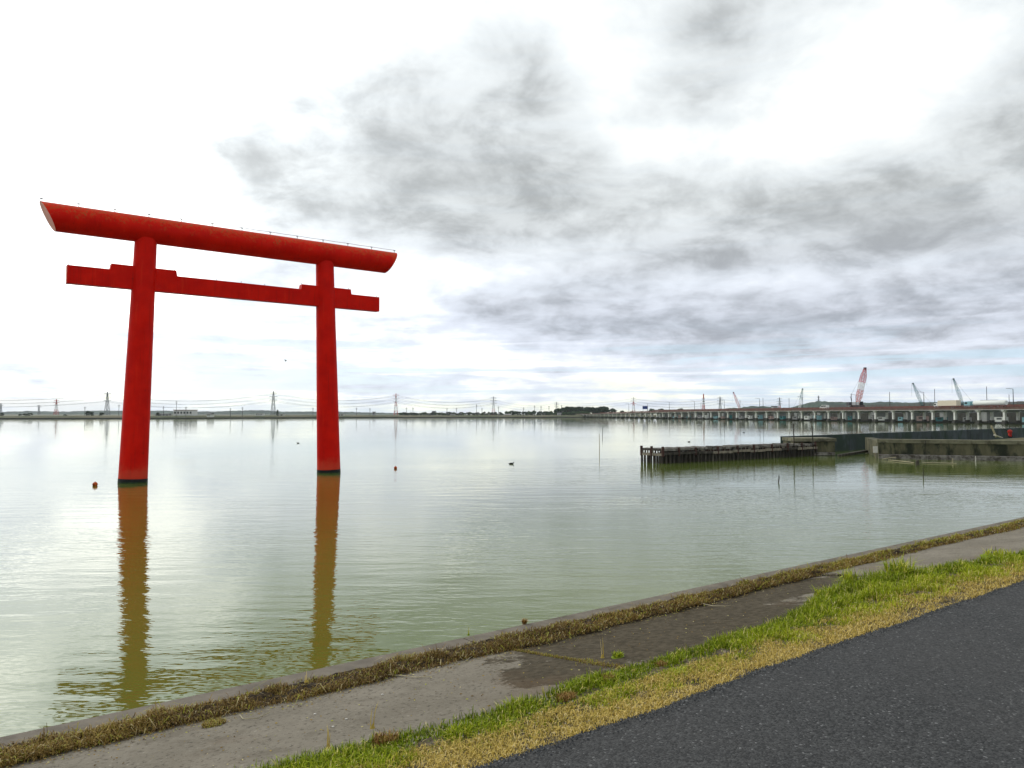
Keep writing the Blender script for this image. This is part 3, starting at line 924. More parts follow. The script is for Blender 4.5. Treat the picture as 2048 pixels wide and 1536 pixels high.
# ------------------------------------------------------------------ torii
TC = Vector((-18.39, 50.13, 0)); YAW = .6446
TD = Vector((math.cos(YAW), math.sin(YAW), 0)); TN = Vector((-TD.y, TD.x, 0)); UZ = Vector((0, 0, 1))
KZ, KR = 15.877, .829
torii = empty('torii_gate', TC, 'giant vermilion torii gate standing in the lake', 'torii gate')


def pillar_pt(sg, z):
    half = 6.415 + (5.953 - 6.415) * z / 15.05
    return TC + TD * sg * half + UZ * z


for sg in (-1, 1):
    mb = MB()
    zs = [-2.5] + list(np.linspace(0, 15.3, 12))
    mb.tube([pillar_pt(sg, z) for z in zs], [.83 - .19 * max(z, 0) / 15 for z in zs], 40)
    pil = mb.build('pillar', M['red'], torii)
    mb = MB(); mb.tube([pillar_pt(sg, z) for z in (.07, .25)], [.838, .836], 40, False); mb.build('tar_band', M['black'], pil)
    mb = MB(); mb.tube([pillar_pt(sg, z) for z in (-.4, .07)], [.845, .840], 40, False); mb.build('algae_band', M['algae'], pil)
# top beam: round log with both ends cut aslant (longer along the top)
mb = MB(); nn = 48; vs = []
segs = 24
for i in range(segs + 1):
    for k in range(nn):
        a = 2 * math.pi * k / nn
        y, z = KR * math.cos(a), KR * math.sin(a)
        cut = z / KR * .42
        x = -(11.25 + cut) + 2 * (11.25 + cut) * i / segs
        vs.append(TC + TD * x + TN * y + UZ * (KZ + z))
fs = [(i * nn + k, (i + 1) * nn + k, (i + 1) * nn + (k + 1) % nn, i * nn + (k + 1) % nn) for i in range(segs) for k in range(nn)]
mb.add(vs, [tuple(reversed(f)) for f in fs], True)
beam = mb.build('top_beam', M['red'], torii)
for e in (0, segs):
    mb = MB(); ring = vs[e * nn:(e + 1) * nn]
    dd = TD * (-.004 if e == 0 else .004)
    f = tuple(range(nn)) if e else tuple(reversed(range(nn)))
    mb.add([v + dd for v in ring], [f]); mb.add([v + dd for v in ring] + [v - dd for v in ring], [(k, (k + 1) % nn, nn + (k + 1) % nn, nn + k) for k in range(nn)])
    mb.build('beam_end', M['cap_red'], beam)['label'] = 'faded pink slanting end of the top beam'
# weld rings
for x in (-9.6, -6.0, -1.8, 2.2, 6.5, 9.2):
    mb = MB(); mb.tube([TC + TD * (x - .02) + UZ * KZ, TC + TD * (x + .02) + UZ * KZ], KR + .004, nn, False); mb.build('weld_seam', M['red'], beam)
# tie beam with raised wedges round each pillar
NZ, NH, NLen = 12.55, .545, 10.23
px1 = 5.953 + (6.415 - 5.953) * (1 - NZ / 15.05)
stp = .36
prof = [(-NLen, NZ - NH), (NLen, NZ - NH), (NLen, NZ + NH)]
for c_ in (px1, -px1):
    prof += [(c_ + 1.92, NZ + NH), (c_ + 1.86, NZ + NH + stp), (c_ - 1.86, NZ + NH + stp), (c_ - 1.92, NZ + NH)]
prof += [(-NLen, NZ + NH)]
mb = MB()
mb.prism(prof, TC - TN * .27, TD, UZ, TN, .54)
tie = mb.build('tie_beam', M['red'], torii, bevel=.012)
for sg in (-1, 1):
    mb = MB(); mb.box(TC + TD * sg * (NLen + .003) + UZ * NZ, (.006, .50, NH * 2 - .05), (TD, TN, UZ)); mb.build('beam_end', M['cap_red'], tie)
# lightning wire on little brackets
wp = []
for i, x in enumerate(np.linspace(-11.6, 11.6, 13)):
    c = TC + TD * x + UZ * (KZ + KR)
    mb = MB(); mb.tube([c - UZ * .03, c + UZ * .17], .022, 6); mb.box(c + UZ * .19, (.16, .05, .05), (TD, TN, UZ)); mb.build('wire_bracket', M['steel'], beam)
    wp.append(c + UZ * .21)
    if i < 12: wp.append(c + TD * .97 + UZ * .19)
mb = MB(); mb.tube(wp, .016, 5); mb.build('lightning_wire', M['steel'], beam)
for x in (-NLen + .1, -px1 - 1.8, -px1 + 1.8, px1 - 1.8, px1 + 1.8, NLen - .1, -1.6, 0, 1.6):
    z = NZ + NH + (stp if abs(abs(x) - px1) < 1.9 else 0)
    mb = MB(); c = TC + TD * x + UZ * z
    mb.tube([c - UZ * .02, c + UZ * .14], .02, 6); mb.build('wire_bracket', M['steel'], tie)

# ------------------------------------------------------------------ floats, birds, stakes in the lake
for px, py, r, lab in ((190, 968.5, .145, 'orange ball float left of the left pillar, the nearer one'), (791, 934.5, .125, 'orange ball float right of the torii')):
    p = at(px, py + 3, 0)
    t = empty('float_buoy', p, lab, 'buoy', 'orange floats near the torii')
    MB().ball(p + UZ * r * .55, r, 16, 10).build('float_ball', M['buoy'], t)
    MB().tube([p + UZ * (r * 1.45), p + UZ * (r * 1.75)], r * .18, 8).build('float_eye', M['buoy_dark'], t)


def bird(px, py, L, rz, lab):
    p = at(px, py, 0)
    t = empty('water_bird', p, lab, 'bird', 'dark birds floating on the lake'); ax = Vector((math.cos(rz), math.sin(rz), 0))
    mb = MB()
    st = [(-.62, .16, .02), (-.5, .11, .07), (-.25, .10, .16), (.05, .10, .19), (.28, .11, .15), (.38, .19, .085), (.42, .30, .062), (.45, .37, .075), (.50, .385, .072), (.56, .375, .04)]
    mb.tube([p + ax * a * L + UZ * z * L for a, z, r in st], [r * L for a, z, r in st], 10)
    mb.build('body', M['feather'], t)
    mb = MB(); mb.tube([p + ax * .55 * L + UZ * .375 * L, p + ax * .68 * L + UZ * .35 * L], [.03 * L, .008 * L], 6); mb.build('bill', M['bill'], t)


bird(1023, 928, .42, .1, 'dark water bird swimming at the middle of the lake, nearest bird')
bird(596, 886.5, .40, 2.9, 'small dark bird just left of the right torii pillar')
bird(1378, 884, .42, .3, 'dark bird floating beyond the left end of the timber jetty')
bird(1488, 865.5, .5, .3, 'farther dark bird beyond the middle of the timber jetty')
bird(1464, 859.5, .4, .3, 'tiny distant bird nearest the bridge')
# gull in the air
gp = atY(571, 722, 120)
mb = MB(); mb.tube([gp + Vector((-.18, 0, 0)), gp, gp + Vector((.22, 0, .02))], [.02, .06, .02], 8)
mb.add([gp, gp + Vector((-.05, -.5, .22)), gp + Vector((.08, -.45, .22)), gp + Vector((.1, 0, .03))], [(0, 1, 2, 3)])
mb.add([gp, gp + Vector((-.05, .5, .22)), gp + Vector((.08, .45, .22)), gp + Vector((.1, 0, .03))], [(3, 2, 1, 0)])
props(mb.build('flying_bird', M['feather']), 'tiny bird flying between the torii pillars', 'bird')


def stake(px, ptop, pwl, r, lab, lean=0.0, name='stake', mt='wood', group='stakes in the water'):
    p = at(px, pwl, 0)
    top = atY(px + lean, ptop, p.y)
    mb = MB(); mb.tube([p - UZ * 1.0 - (top - p) * .05, p, (p + top) / 2 + Vector((r * .3, 0, 0)), top], [r, r, r * .95, r * .85], 7)
    o = mb.build(name, M[mt], None)
    off = Vector(p)
    for v in o.data.vertices: v.co = v.co - off
    o.location = off
    return props(o, lab, 'stake', group)


stake(1199, 867, 903, .035, 'slender pale stake, left of the pair in open water', -.5, mt='bamboo')
stake(1205, 856, 872, .05, 'thin stake, right and farther one of the pair in open water', 0)
stake(1190, 842, 847, .06, 'distant leaning stick in front of the far end of the bridge', -1.5)
stake(1557, 951, 965, .035, 'short dark stake in the water before the timber jetty', 1)
stake(1847, 936, 955, .03, 'short dark stake in the water before the harbour wall', -1)
stake(1905, 917, 926, .06, 'pale short post by the foot of the harbour wall', 0, mt='bamboo')
stake(1951, 912, 922.5, .05, 'white topped post at the foot of the harbour wall', 0, mt='boardwhite')

# ------------------------------------------------------------------ timber jetty
J0 = at(1326, 927.5, 0); J1 = at(1634, 911.5, 0)
JD = (J1 - J0).normalized(); JN = Vector((-JD.y, JD.x, 0)); JL = (J1 - J0).length; JW = 2.6
jetty = empty('timber_jetty', J0, 'old timber jetty of close-set piles with ragged plank top', 'jetty')
random.seed(11)
npil = 46
for i in range(npil):
    t = JL * i / (npil - 1) + random.uniform(-.05, .05)
    r = random.uniform(.085, .12)
    c = J0 + JD * t + JN * .1
    mb = MB(); mb.tube([c - UZ * 1.2, c + Vector((random.uniform(-.03, .03), 0, .78 + random.uniform(0, .1)))], [r, r * .92], 8); mb.build('pile', M['wood'], jetty)
for i in range(7):
    c = J0 + JN * (.35 + (JW - .35) * i / 6) + JD * .05; r = random.uniform(.09, .12)
    mb = MB(); mb.tube([c - UZ * 1.2, c + UZ * .8], [r, r * .9], 8); mb.build('pile', M['wood'], jetty)
for i in range(40):
    c = J0 + JD * (JL * (i + .5) / 40) + JN * random.uniform(.55, .75); r = random.uniform(.09, .12)
    mb = MB(); mb.tube([c - UZ * 1.2, c + UZ * .8], [r, r * .9], 7); mb.build('pile', M['wood'], jetty)
for i in range(36):
    t = JL * (i + .5) / 36; c = J0 + JD * t + JN * (JW - .1); r = .11
    mb = MB(); mb.tube([c - UZ * 1.2, c + UZ * .8], [r, r * .9], 8); mb.build('pile', M['wood'], jetty)
# boards added behind the front row to darken the gaps between its piles
for i in range(26):
    t0, t1 = .7 + (JL - .7) * i / 26, .7 + (JL - .7) * (i + 1) / 26
    mb = MB(); mb.box(J0 + JD * ((t0 + t1) / 2) + JN * .34 + UZ * (-.1 + random.uniform(-.04, .04)), (t1 - t0 - .02, .06, 2.1), (JD, JN, UZ)); mb.build('gap_backing_board', M['wood'], jetty)
# wale planks along the front and the end
cuts = [0, 2.0, 4.3, 6.2, 8.9, 11.4, 13.6, 16.0, 18.6, JL + .2]
for a, c_ in zip(cuts[:-1], cuts[1:]):
    dzz = random.uniform(-.05, .05)
    mb = MB(); mb.bar(J0 + JD * (a + .03) + UZ * (.80 + dzz) - JN * .04, J0 + JD * (min(c_, JL) - .03) + UZ * (.80 + dzz + random.uniform(-.03, .03)) - JN * .04, .10, .22)
    mb.build('wale_plank', M['wood_pale' if random.random() < .5 else 'wood'], jetty)
    # upper plank and loose boards above it
    mb = MB(); mb.bar(J0 + JD * (a + .1) + UZ * (1.13 + dzz) + JN * .05, J0 + JD * (min(c_, JL) - .1) + UZ * (1.15 + random.uniform(-.05, .05)) + JN * .05, .08, .16)
    mb.build('upper_plank', M['rubble'], jetty)
mb = MB(); mb.bar(J0 - JD * .06 + UZ * .76, J0 - JD * .06 + JN * JW + UZ * .76, .1, .22); mb.build('wale_plank', M['wood_pale'], jetty)
mb = MB(); mb.bar(J0 - JD * .06 + UZ * 1.15, J0 - JD * .06 + JN * JW + UZ * 1.15, .1, .16); mb.build('wale_plank', M['wood'], jetty)
for i in range(8):
    c = J0 + JN * (.25 + i * .31) - JD * .02
    mb = MB(); mb.bar(c + UZ * .82, c + UZ * (1.18 + random.uniform(0, .04)), .13, .06); mb.build('slat', M['wood_pale' if i % 2 else 'wood_red'], jetty)
# deck boards across
for i in range(62):
    t = JL * (i + .5) / 62
    if random.random() < .06: continue
    mb = MB(); mb.box(J0 + JD * t + JN * (JW / 2) + UZ * (1.18 + random.uniform(-.03, .06)), (JL / 62 * .88, JW - random.uniform(0, .3), .07), (JD, JN, UZ))
    mb.build('deck_board', M['rubble' if random.random() < .6 else 'wood'], jetty)
# rubble and broken timber packed behind the slats
for i in range(22):
    t0, t1 = JL * i / 22, JL * (i + 1) / 22
    mb = MB(); mb.box(J0 + JD * ((t0 + t1) / 2) + JN * .30 + UZ * (1.0 + random.uniform(-.03, .05)), (t1 - t0 - .03, .16, .42), (JD, JN, UZ)); mb.build('packing_board', M[random.choice(['wood', 'wood_pale', 'rubble'])], jetty)
# short upright slats between wale and top, front face
for i in range(60):
    t = JL * (i + .3 + random.uniform(0, .4)) / 60; c = J0 + JD * t + JN * .12
    mb = MB(); mb.bar(c + UZ * .85, c + UZ * (1.12 + random.uniform(-.1, .06)), random.uniform(.08, .2), .05); mb.build('slat', M[random.choice(['wood_pale', 'wood', 'wood_red', 'rubble'])], jetty)
# post heads standing proud
for t, zz in ((-.05, 1.40), (1.9, 1.33), (4.0, 1.30), (6.9, 1.31), (9.6, 1.32), (11.9, 1.36), (14.6, 1.34), (17.0, 1.38), (19.3, 1.40), (JL - .3, 1.42)):
    if t > JL: continue
    c = J0 + JD * t - JN * .03
    mb = MB(); mb.tube([c + UZ * .6, c + UZ * zz], .11, 8); mb.build('post_head', M['wood_red'], jetty)
for t in (-.05, 1.3, 2.55):
    c = J0 + JN * t - JD * .05
    mb = MB(); mb.tube([c + UZ * .6, c + UZ * 1.45], .12, 8); mb.build('post_head', M['wood_red'], jetty)
stake(1588, 848, 914, .055, 'tall thin pole at the landward end of the timber jetty, left of two', -1, 'mooring_pole', 'wood', 'poles by the jetty head')
stake(1627, 852, 912, .055, 'tall thin leaning pole on the pier head, right of two', -3, 'mooring_pole', 'wood', 'poles by the jetty head')

# ------------------------------------------------------------------ harbour walls
H0 = at(1588, 911.2, 0); H1 = at(1672, 911.2, 0)
head = empty('pier_head', (H0 + H1) / 2, 'square concrete pier head where the timber jetty ends', 'pier')
mid = (H0 + H1) / 2; wdt = (H1 - H0).length
MB().box(mid + Vector((0, 1.6, .05)), (wdt - .1, 3.0, 2.7)).build('wall_body', M['harbour_wall'], head)
MB().box(mid + Vector((0, 1.55, 1.60)), (wdt + .06, 3.3, .34)).build('coping', M['harbour_cap'], head, bevel=.02)
MB().box(mid + Vector((0.9, .0, .18)), (wdt * .5, .5, .30)).build('ledge', M['rubble'], head, bevel=.02)
# long breakwater running back along the far side of the harbour
B0 = Vector((H0.x + .3, H0.y + 2.9, 0)); bt = at(2048, 855.5, 1.95); B1 = Vector((bt.x, bt.y, 0))
bd = (B1 - B0).normalized(); bn = Vector((-bd.y, bd.x, 0)); bl = (B1 - B0).length
bw = empty('breakwater', B0, 'long dark breakwater wall stretching back to the right behind the harbour mouth', 'breakwater')
nseg = 16
for i in range(nseg + 3):
    a, c_ = bl * i / nseg, bl * (i + 1) / nseg
    ht = 1.86 + .09 * min(i / nseg, 1)
    mb = MB(); mb.prism([(0, -1.4), (.7, -1.4), (.7, ht), (0, ht)], B0 + bd * (a + .03), bn, UZ, bd, c_ - a - .06); mb.build('wall_panel', M['breakwater'], bw)
# front wall
W0 = at(1757, 916.8, 0); W1d = Vector((11.1, -4.1, 0)).normalized()
Wm = Vector((68.6, 58.7, 0)); wl_ = (Wm - W0).length; W1d = (Wm - W0).normalized(); W1n = Vector((-W1d.y, W1d.x, 0))
fw = empty('harbour_wall', W0, 'mossy concrete harbour wall with projecting coping at the right', 'wall')
seg = 4.0; k = 0
while k * seg < wl_ + .5:
    a, c_ = k * seg, min((k + 1) * seg, wl_ + 1.2)
    mb = MB(); mb.prism([(0, -1.4), (.9, -1.4), (.9, 1.5), (0, 1.5)], W0 + W1d * (a + .012), W1n, UZ, W1d, c_ - a - .024); mb.build('wall_panel', M['harbour_wall'], fw)
    mb = MB(); mb.prism([(-.10, 1.48), (1.0, 1.48), (1.0, 1.84), (-.10, 1.84)], W0 + W1d * (a - (.12 if k == 0 else -.01)), W1n, UZ, W1d, c_ - a - .02 + (.12 if k == 0 else 0)); mb.build('coping', M['harbour_cap'], fw, bevel=.02)
    mb = MB(); mb.prism([(-.38, -.9), (-.002, -.9), (-.002, .42), (-.38, .36)], W0 + W1d * (a + .01), W1n, UZ, W1d, c_ - a - .02); mb.build('footing_ledge', M['rubble'], fw)
    k += 1
# return wall on the harbour mouth
mb = MB(); mb.prism([(.02, -1.4), (.9, -1.4), (.9, 1.62), (.02, 1.62)], W0 + W1n * .92, W1d, UZ, W1n, 12); mb.build('return_wall', M['harbour_wall'], fw)
# land inside the harbour
q0 = W0 + W1n * 1.02 + W1d * 4
lp = [W0 + W1d * 6 + W1n * 1.0, W0 + W1d * (wl_ + 20) + W1n * 1.0, W0 + W1d * (wl_ + 30) + W1n * 36, W0 + W1d * 24 + W1n * 33, W0 + W1d * 11 + W1n * 12]
lz = [1.35, 1.62, 1.68, 1.58, 1.45]
mb = MB()
ctr = sum(lp, Vector()) / len(lp)
mb.add([Vector((p.x, p.y, z)) for p, z in zip(lp, lz)] + [Vector((p.x, p.y, -1)) for p in lp], [(0, 1, 2, 3, 4)] + [(i, i + 5, (i + 1) % 5 + 5, (i + 1) % 5) for i in range(5)])
M['harbour_ground'] = mat('harbour_dry_grass', (.10, .085, .045), .95, .35, .8, (.07, .085, .03), (.48, .62), .35, .03, 3)
props(mb.build('harbour_ground', M['harbour_ground']), 'patch of brown dry ground behind the harbour wall', None, None, 'structure')
# shoal inside the mouth
sp = [at(1676, 905, .0), at(1752, 897, .0), at(1752, 890, .0), at(1690, 892, 0)]
c0 = sum(sp, Vector()) / 4
mb = MB(); n = 16; vs = [c0 + UZ * .45]
for k in range(n):
    a = 2 * math.pi * k / n
    vs.append(c0 + Vector((4.0 * math.cos(a) * (1 + .1 * math.sin(3 * a)), 5.2 * math.sin(a), -.15)))
mb.add(vs, [(0, 1 + k, 1 + (k + 1) % n) for k in range(n)], True)
M['sand'] = mat('wet_shoal_sand', (.15, .12, .07), .85, .3, 1, (.08, .09, .04), (.5, .65), .6)
props(mb.build('shoal', M['sand']), 'low sandy shoal inside the harbour mouth', None, None, 'structure')
a, c_ = at(1678, 911, .10), at(1750, 899.5, .25)
props(MB().bar(a, c_, .35, .22).build('floating_log', M['wood']), 'dark log lying across the harbour mouth', 'log')
# sign board
p = at(1752, 917, 0)
t = empty('signboard', p, 'small white board on a post at the harbour mouth corner', 'sign')
tp = atY(1750, 893, p.y)
MB().tube([p - UZ * .8, Vector((tp.x + .05, tp.y, tp.z - .5))], .05, 6).build('post', M['wood_pale'], t)
MB().box(Vector((tp.x, tp.y - .06, tp.z - .28)), (.42, .04, .62)).build('board', M['boardwhite'], t)
# floating bamboo poles before the wall
for (x0, y0, x1, y1, lab) in ((1777, 920, 1828, 925.5, 'bamboo pole floating at the foot of the harbour wall, left piece'), (1845, 925.5, 1913, 927, 'bamboo pole floating at the foot of the harbour wall, right piece'),
                              (1764, 918.5, 1792, 914.5, 'bamboo pole leaning on the footing by the signboard')):
    a, c_ = at(x0, y0, .05), at(x1, y1, .05 if y1 > 915 else .3)
    props(MB().tube([a, (a + c_) / 2 + UZ * .02, c_], .04, 6).build('bamboo_pole', M['bamboo']), lab, 'pole', 'bamboo poles by the wall')
p = at(1835, 930, 0)
o = MB().tube([p - UZ * .6, p + UZ * .25, p + Vector((.05, 0, .42))], [.17, .15, .09], 9).build('mooring_stump', M['wood']); props(o, 'dark rotten stump in the water before the harbour wall', 'stump')
# leaning post, heap of red gear by the breakwater
p = at(1987, 871, 1.5)
props(MB().bar(p + Vector((.35, 0, -.2)), p + Vector((-.25, 0, 1.25)), .16).build('leaning_post', M['bamboo']), 'pale post leaning against the breakwater', 'post')
p = at(2020, 875, 1.45)
t = empty('red_boat_engine', p, 'red outboard engine standing on the quay at the right edge', 'boat engine')
mb = MB(); mb.ball(p + UZ * .72, .25, 12, 8, (1.15, .8, .85)); mb.build('engine_cover', M['boat_red'], t)
mb = MB(); mb.box(p + UZ * .42, (.26, .22, .6), taper=1.2); mb.build('shaft', M['boat_red'], t)
mb = MB(); mb.box(p + Vector((0, 0, .1)), (.5, .12, .3)); mb.tube([p + Vector((.1, 0, .12)), p + Vector((.34, 0, .12))], [.09, .04], 8); mb.build('propeller_leg', M['tyre'], t)
mb = MB(); mb.tube([p + Vector((-.2, 0, .75)), p + Vector((-.75, .1, 1.1))], [.04, .03], 6); mb.build('tiller', M['tyre'], t)
p2 = at(2003, 876, 1.45)
mb = MB(); mb.bar(p2 + UZ * .05, p2 + Vector((-.8, 0, .35)), .5, .06); props(mb.build('white_sack', M['boardwhite']), 'white sheet of board lying left of the red engine', 'board')

# ------------------------------------------------------------------ the long bridge
BR_A = Vector((213.6, 312.7, 0)); BRD = Vector((-.2024, .9793, 0)).normalized(); BRN = Vector((BRD.y, -BRD.x, 0))   # BRN points away to the right
SP = 13.42; T0 = 4.2
NP = 46


def deck_z(t):
    if t < 300: return 8.05
    return 8.05 - 2.5 * min((t - 300) / 290, 1) ** 1.05


bridge = empty('road_bridge', BR_A, 'long low road bridge on many concrete piers crossing the lake', 'bridge')
xa = (BRN, BRD, UZ)


def local_part(name, mb, mt, parent, loc):
    o = mb.build(name, mt, parent, local=True); o.location = loc
    return o


# one pier: cap with haunches, two columns, footing; axes rotated into the bridge direction
def pier_meshes():
    cap = MB(); cap.prism([(-4.4, 0), (-4.4, -.45), (-3.7, -1.0), (3.9, -1.0), (4.6, -.45), (4.6, 0)], -BRD * .6, BRN, UZ, BRD, 1.2)
    for sx in (-1, 1):   # haunches along the bridge
        cap.prism([(0, 0), (sx * 2.6, 0), (sx * 1.4, -.35), (sx * .75, -1.0), (0, -1.0)] if sx > 0 else [(0, 0), (0, -1.0), (-.75, -1.0), (-1.4, -.35), (-2.6, 0)], BRN * -3.9, BRD, UZ, BRN, .5)
    col = MB(); col.box((0, 0, 0), (.95, .95, 3.4), xa)
    foot = MB(); foot.box((0, 0, 0), (9.0, 1.9, 1.0), xa)
    pad = MB(); pad.box((0, 0, 0), (1.5, 1.6, 1.25), xa)
    return cap, col, foot, pad


capM, colM, footM, padM = pier_meshes()
protos = None
for k in range(-5, NP):
    t = T0 + SP * k
    loc = BRD * t
    zt = deck_z(t) - 2.0            # underside of the girder at the pier
    if protos is None:
        capo = local_part('pier', capM, M['concrete_light'], bridge, loc + UZ * zt)
        col1 = local_part('column', colM, M['concrete_col'], capo, Vector((0, 0, 0)))
        col2 = local_part('column', colM, M['concrete_col'], capo, Vector((0, 0, 0)))
        ft = local_part('footing', footM, M['concrete_dark'], capo, Vector((0, 0, 0)))
        pa1 = local_part('pedestal', padM, M['concrete_dark'], capo, Vector((0, 0, 0)))
        pa2 = local_part('pedestal', padM, M['concrete_dark'], capo, Vector((0, 0, 0)))
        protos = capo; po = capo
    else:
        po = copy_tree(protos, bridge)
        po.location = loc + UZ * zt
    ch = sorted([c for c in po.children], key=lambda o: o.name)
    cs = [c for c in ch if c.name.startswith('column')]; fo = [c for c in ch if c.name.startswith('footing')][0]; ps = [c for c in ch if c.name.startswith('pedestal')]
    top = zt - 1.0; bot = 1.45; hh = max(top - bot, .3)
    for c, o_ in zip(cs, (-3.3, 3.4)):
        c.scale = (1, 1, hh / 3.4); c.location = BRN * o_ + UZ * ((top + bot) / 2 - zt)
    fo.location = UZ * (.1 - zt) + BRN * .05
    for c, o_ in zip(ps, (-3.3, 3.4)): c.location = BRN * o_ + UZ * (.9 - zt)
# spans
for k in range(-6, NP):
    t0, t1 = T0 + SP * k, T0 + SP * (k + 1)
    z0, z1 = deck_z(t0), deck_z(t1)
    def sl(name, w0, w1, a0, a1, mt, parent, g=.03):
        """slab between offsets w0..w1 across the bridge, heights a0..a1 below the rail top"""
        vs = []
        for (t, z) in ((t0 + g, z0), (t1 - g, z1)):
            for w_, h_ in ((w0, a0), (w1, a0), (w1, a1), (w0, a1)):
                vs.append(BR_A + BRD * t + BRN * w_ + UZ * (z + h_))
        mb = MB().add(vs, [(0, 1, 2, 3), (7, 6, 5, 4), (0, 4, 5, 1), (1, 5, 6, 2), (2, 6, 7, 3), (3, 7, 4, 0)])
        return mb.build(name, mt, parent)
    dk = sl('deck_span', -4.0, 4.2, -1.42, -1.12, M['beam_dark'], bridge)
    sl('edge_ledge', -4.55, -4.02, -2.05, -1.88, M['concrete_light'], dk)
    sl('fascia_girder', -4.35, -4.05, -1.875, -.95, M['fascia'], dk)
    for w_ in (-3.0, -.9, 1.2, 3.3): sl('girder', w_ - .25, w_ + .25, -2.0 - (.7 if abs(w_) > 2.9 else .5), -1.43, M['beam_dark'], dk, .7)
    if k < 40:
        for w_ in (-4.2, 4.1):
            mb = MB()
            n_ = 8 if k < 16 else 4
            for j in range(n_ + 1):
                u = j / n_; t = t0 + .05 + (t1 - t0 - .1) * u; z = z0 + (z1 - z0) * u
                mb.bar(BR_A + BRD * t + BRN * w_ + UZ * (z - .95), BR_A + BRD * t + BRN * w_ + UZ * z, .16)
            for hz in (-.05, -.32, -.6):
                mb.bar(BR_A + BRD * t0 + BRN * w_ + UZ * (z0 + hz), BR_A + BRD * t1 + BRN * w_ + UZ * (z1 + hz), .10, .16)
            mb.build('railing', M['rail_brown'], dk)
# embankment end of the bridge
te = T0 + SP * NP
mb = MB(); pe = BR_A + BRD * te
mb.prism([(-6, 0), (-4.4, deck_z(te) - 1.0), (4.4, deck_z(te) - 1.0), (6, 0)], pe, BRN, UZ, BRD, 120)
props(mb.build('bridge_ramp', M['land']), 'earth ramp where the bridge lands on the far shore', None, None, 'structure')


# lamp posts on the far edge of the deck, arms over the road
def lamp(t, lab):
    z = deck_z(t) - 1.1; c = BR_A + BRD * t + BRN * 4.5
    o = empty('street_lamp', Vector((c.x, c.y, z)), lab, 'street lamp', 'street lamps along the bridge')
    MB().tube([c + UZ * z, c + UZ * (z + 4), c + UZ * 15.1], [.19, .16, .12], 8).build('pole', M['darksteel'], o)
    MB().tube([c + UZ * 15.05, c - BRN * 1.4 + UZ * 15.2, c - BRN * 2.6 + UZ * 15.3], .09, 6).build('arm', M['darksteel'], o)
    MB().box(c - BRN * 3.0 + UZ * 15.28, (1.0, .34, .2), xa).build('lamp_head', M['steel'], o)
    return o


nm = ['nearest', 'second', 'third', 'fourth', 'fifth', 'sixth', 'seventh', 'eighth', 'ninth', 'tenth']
for k in range(10):
    lamp(7.4 + 51.8 * k, 'street lamp with a single arm on the bridge, %s from the right edge' % (nm[k] if k else 'first'))


# vehicles on the bridge
def along(px, off, z):
    """point on a line parallel to the bridge, offset off, seen at picture column px"""
    m_ = (px - 1024) / F_PX / math.cos(PITCH)
    O = BR_A + BRN * off
    t = (m_ * O.y - O.x) / (BRD.x - m_ * BRD.y)
    p = O + BRD * t
    return Vector((p.x, p.y, z)), t


def wheels(t, c, D, N_, xs_, r=.5, wd=1.1):
    for x in xs_:
        for sg in (-1, 1):
            p = c + D * x + N_ * sg * wd + UZ * r
            w_ = MB().tube([p - N_ * .14, p + N_ * .14], r, 14).build('wheel', M['tyre'], t)
            MB().tube([p - N_ * .16, p + N_ * .16], r * .5, 8).build('rim', M['steel'], w_)


D_ = BRD; N_ = BRN
c, t_ = along(1977, -1.8, 0); c.z = deck_z(t_) - 1.1
# the tanker runs along the bridge away from us: seen side-on at a slant; cab at the left (far) end
tk = empty('tank_truck', c, 'tank truck with pale blue cab and white tank driving on the bridge', 'truck')
vs = MB()
P_ = lambda x: c + D_ * x
mb = MB(); mb.tube([P_(-9) + UZ * 2.1, P_(-8.6) + UZ * 2.1, P_(7.6) + UZ * 2.1, P_(8) + UZ * 2.1], [.9, 1.2, 1.2, .9], 20); mb.build('tank', M['truck_white'], tk)
MB().box(P_(-.5) + UZ * .8, (.9, 17.0, .3), xa).build('chassis', M['tyre'], tk)
mb = MB(); mb.prism([(9.0, .6), (12.6, .6), (12.6, 1.7), (12.1, 2.9), (9.0, 3.0)], c - N_ * 1.2, D_, UZ, N_, 2.4)
cb = mb.build('cab', M['truck_blue'], tk, bevel=.05)
MB().prism([(10.6, 1.75), (12.2, 1.75), (11.9, 2.6), (10.6, 2.6)], c - N_ * 1.215, D_, UZ, N_, 2.43).build('side_window', M['glass_dark'], cb)
MB().box(P_(0) + UZ * 3.4, (.5, 9, .12), xa).build('walkway', M['steel'], tk)
wheels(tk, c, D_, N_, (-7.4, -6.0, -2.5, 8.0, 11.2))
c, t_ = along(1897, 1.9, 0); c.z = deck_z(t_) - 1.05
tr = empty('box_truck', c, 'cream box truck on the bridge left of the tank truck', 'truck')
MB().box(c + UZ * 2.35, (2.4, 11.5, 2.7), xa).build('cargo_box', M['truck_cream'], tr, bevel=.04)
mb = MB(); mb.prism([(6.0, .5), (8.4, .5), (8.4, 1.5), (8.0, 2.5), (6.0, 2.6)], c - N_ * 1.1, D_, UZ, N_, 2.2)
cb = mb.build('cab', M['truck_white'], tr, bevel=.05)
MB().prism([(6.9, 1.5), (8.15, 1.5), (7.95, 2.25), (6.9, 2.25)], c - N_ * 1.115, D_, UZ, N_, 2.23).build('side_window', M['glass_dark'], cb)
MB().box(c + UZ * .8, (.9, 14, .25), xa).build('chassis', M['tyre'], tr)
wheels(tr, c, D_, N_, (-4.2, -3.0, 6.9))
c, t_ = along(1648, -1.8, 0); c.z = deck_z(t_) - 1.05
cr = empty('parked_van', c, 'white van on the bridge left of the red and white crane', 'van')
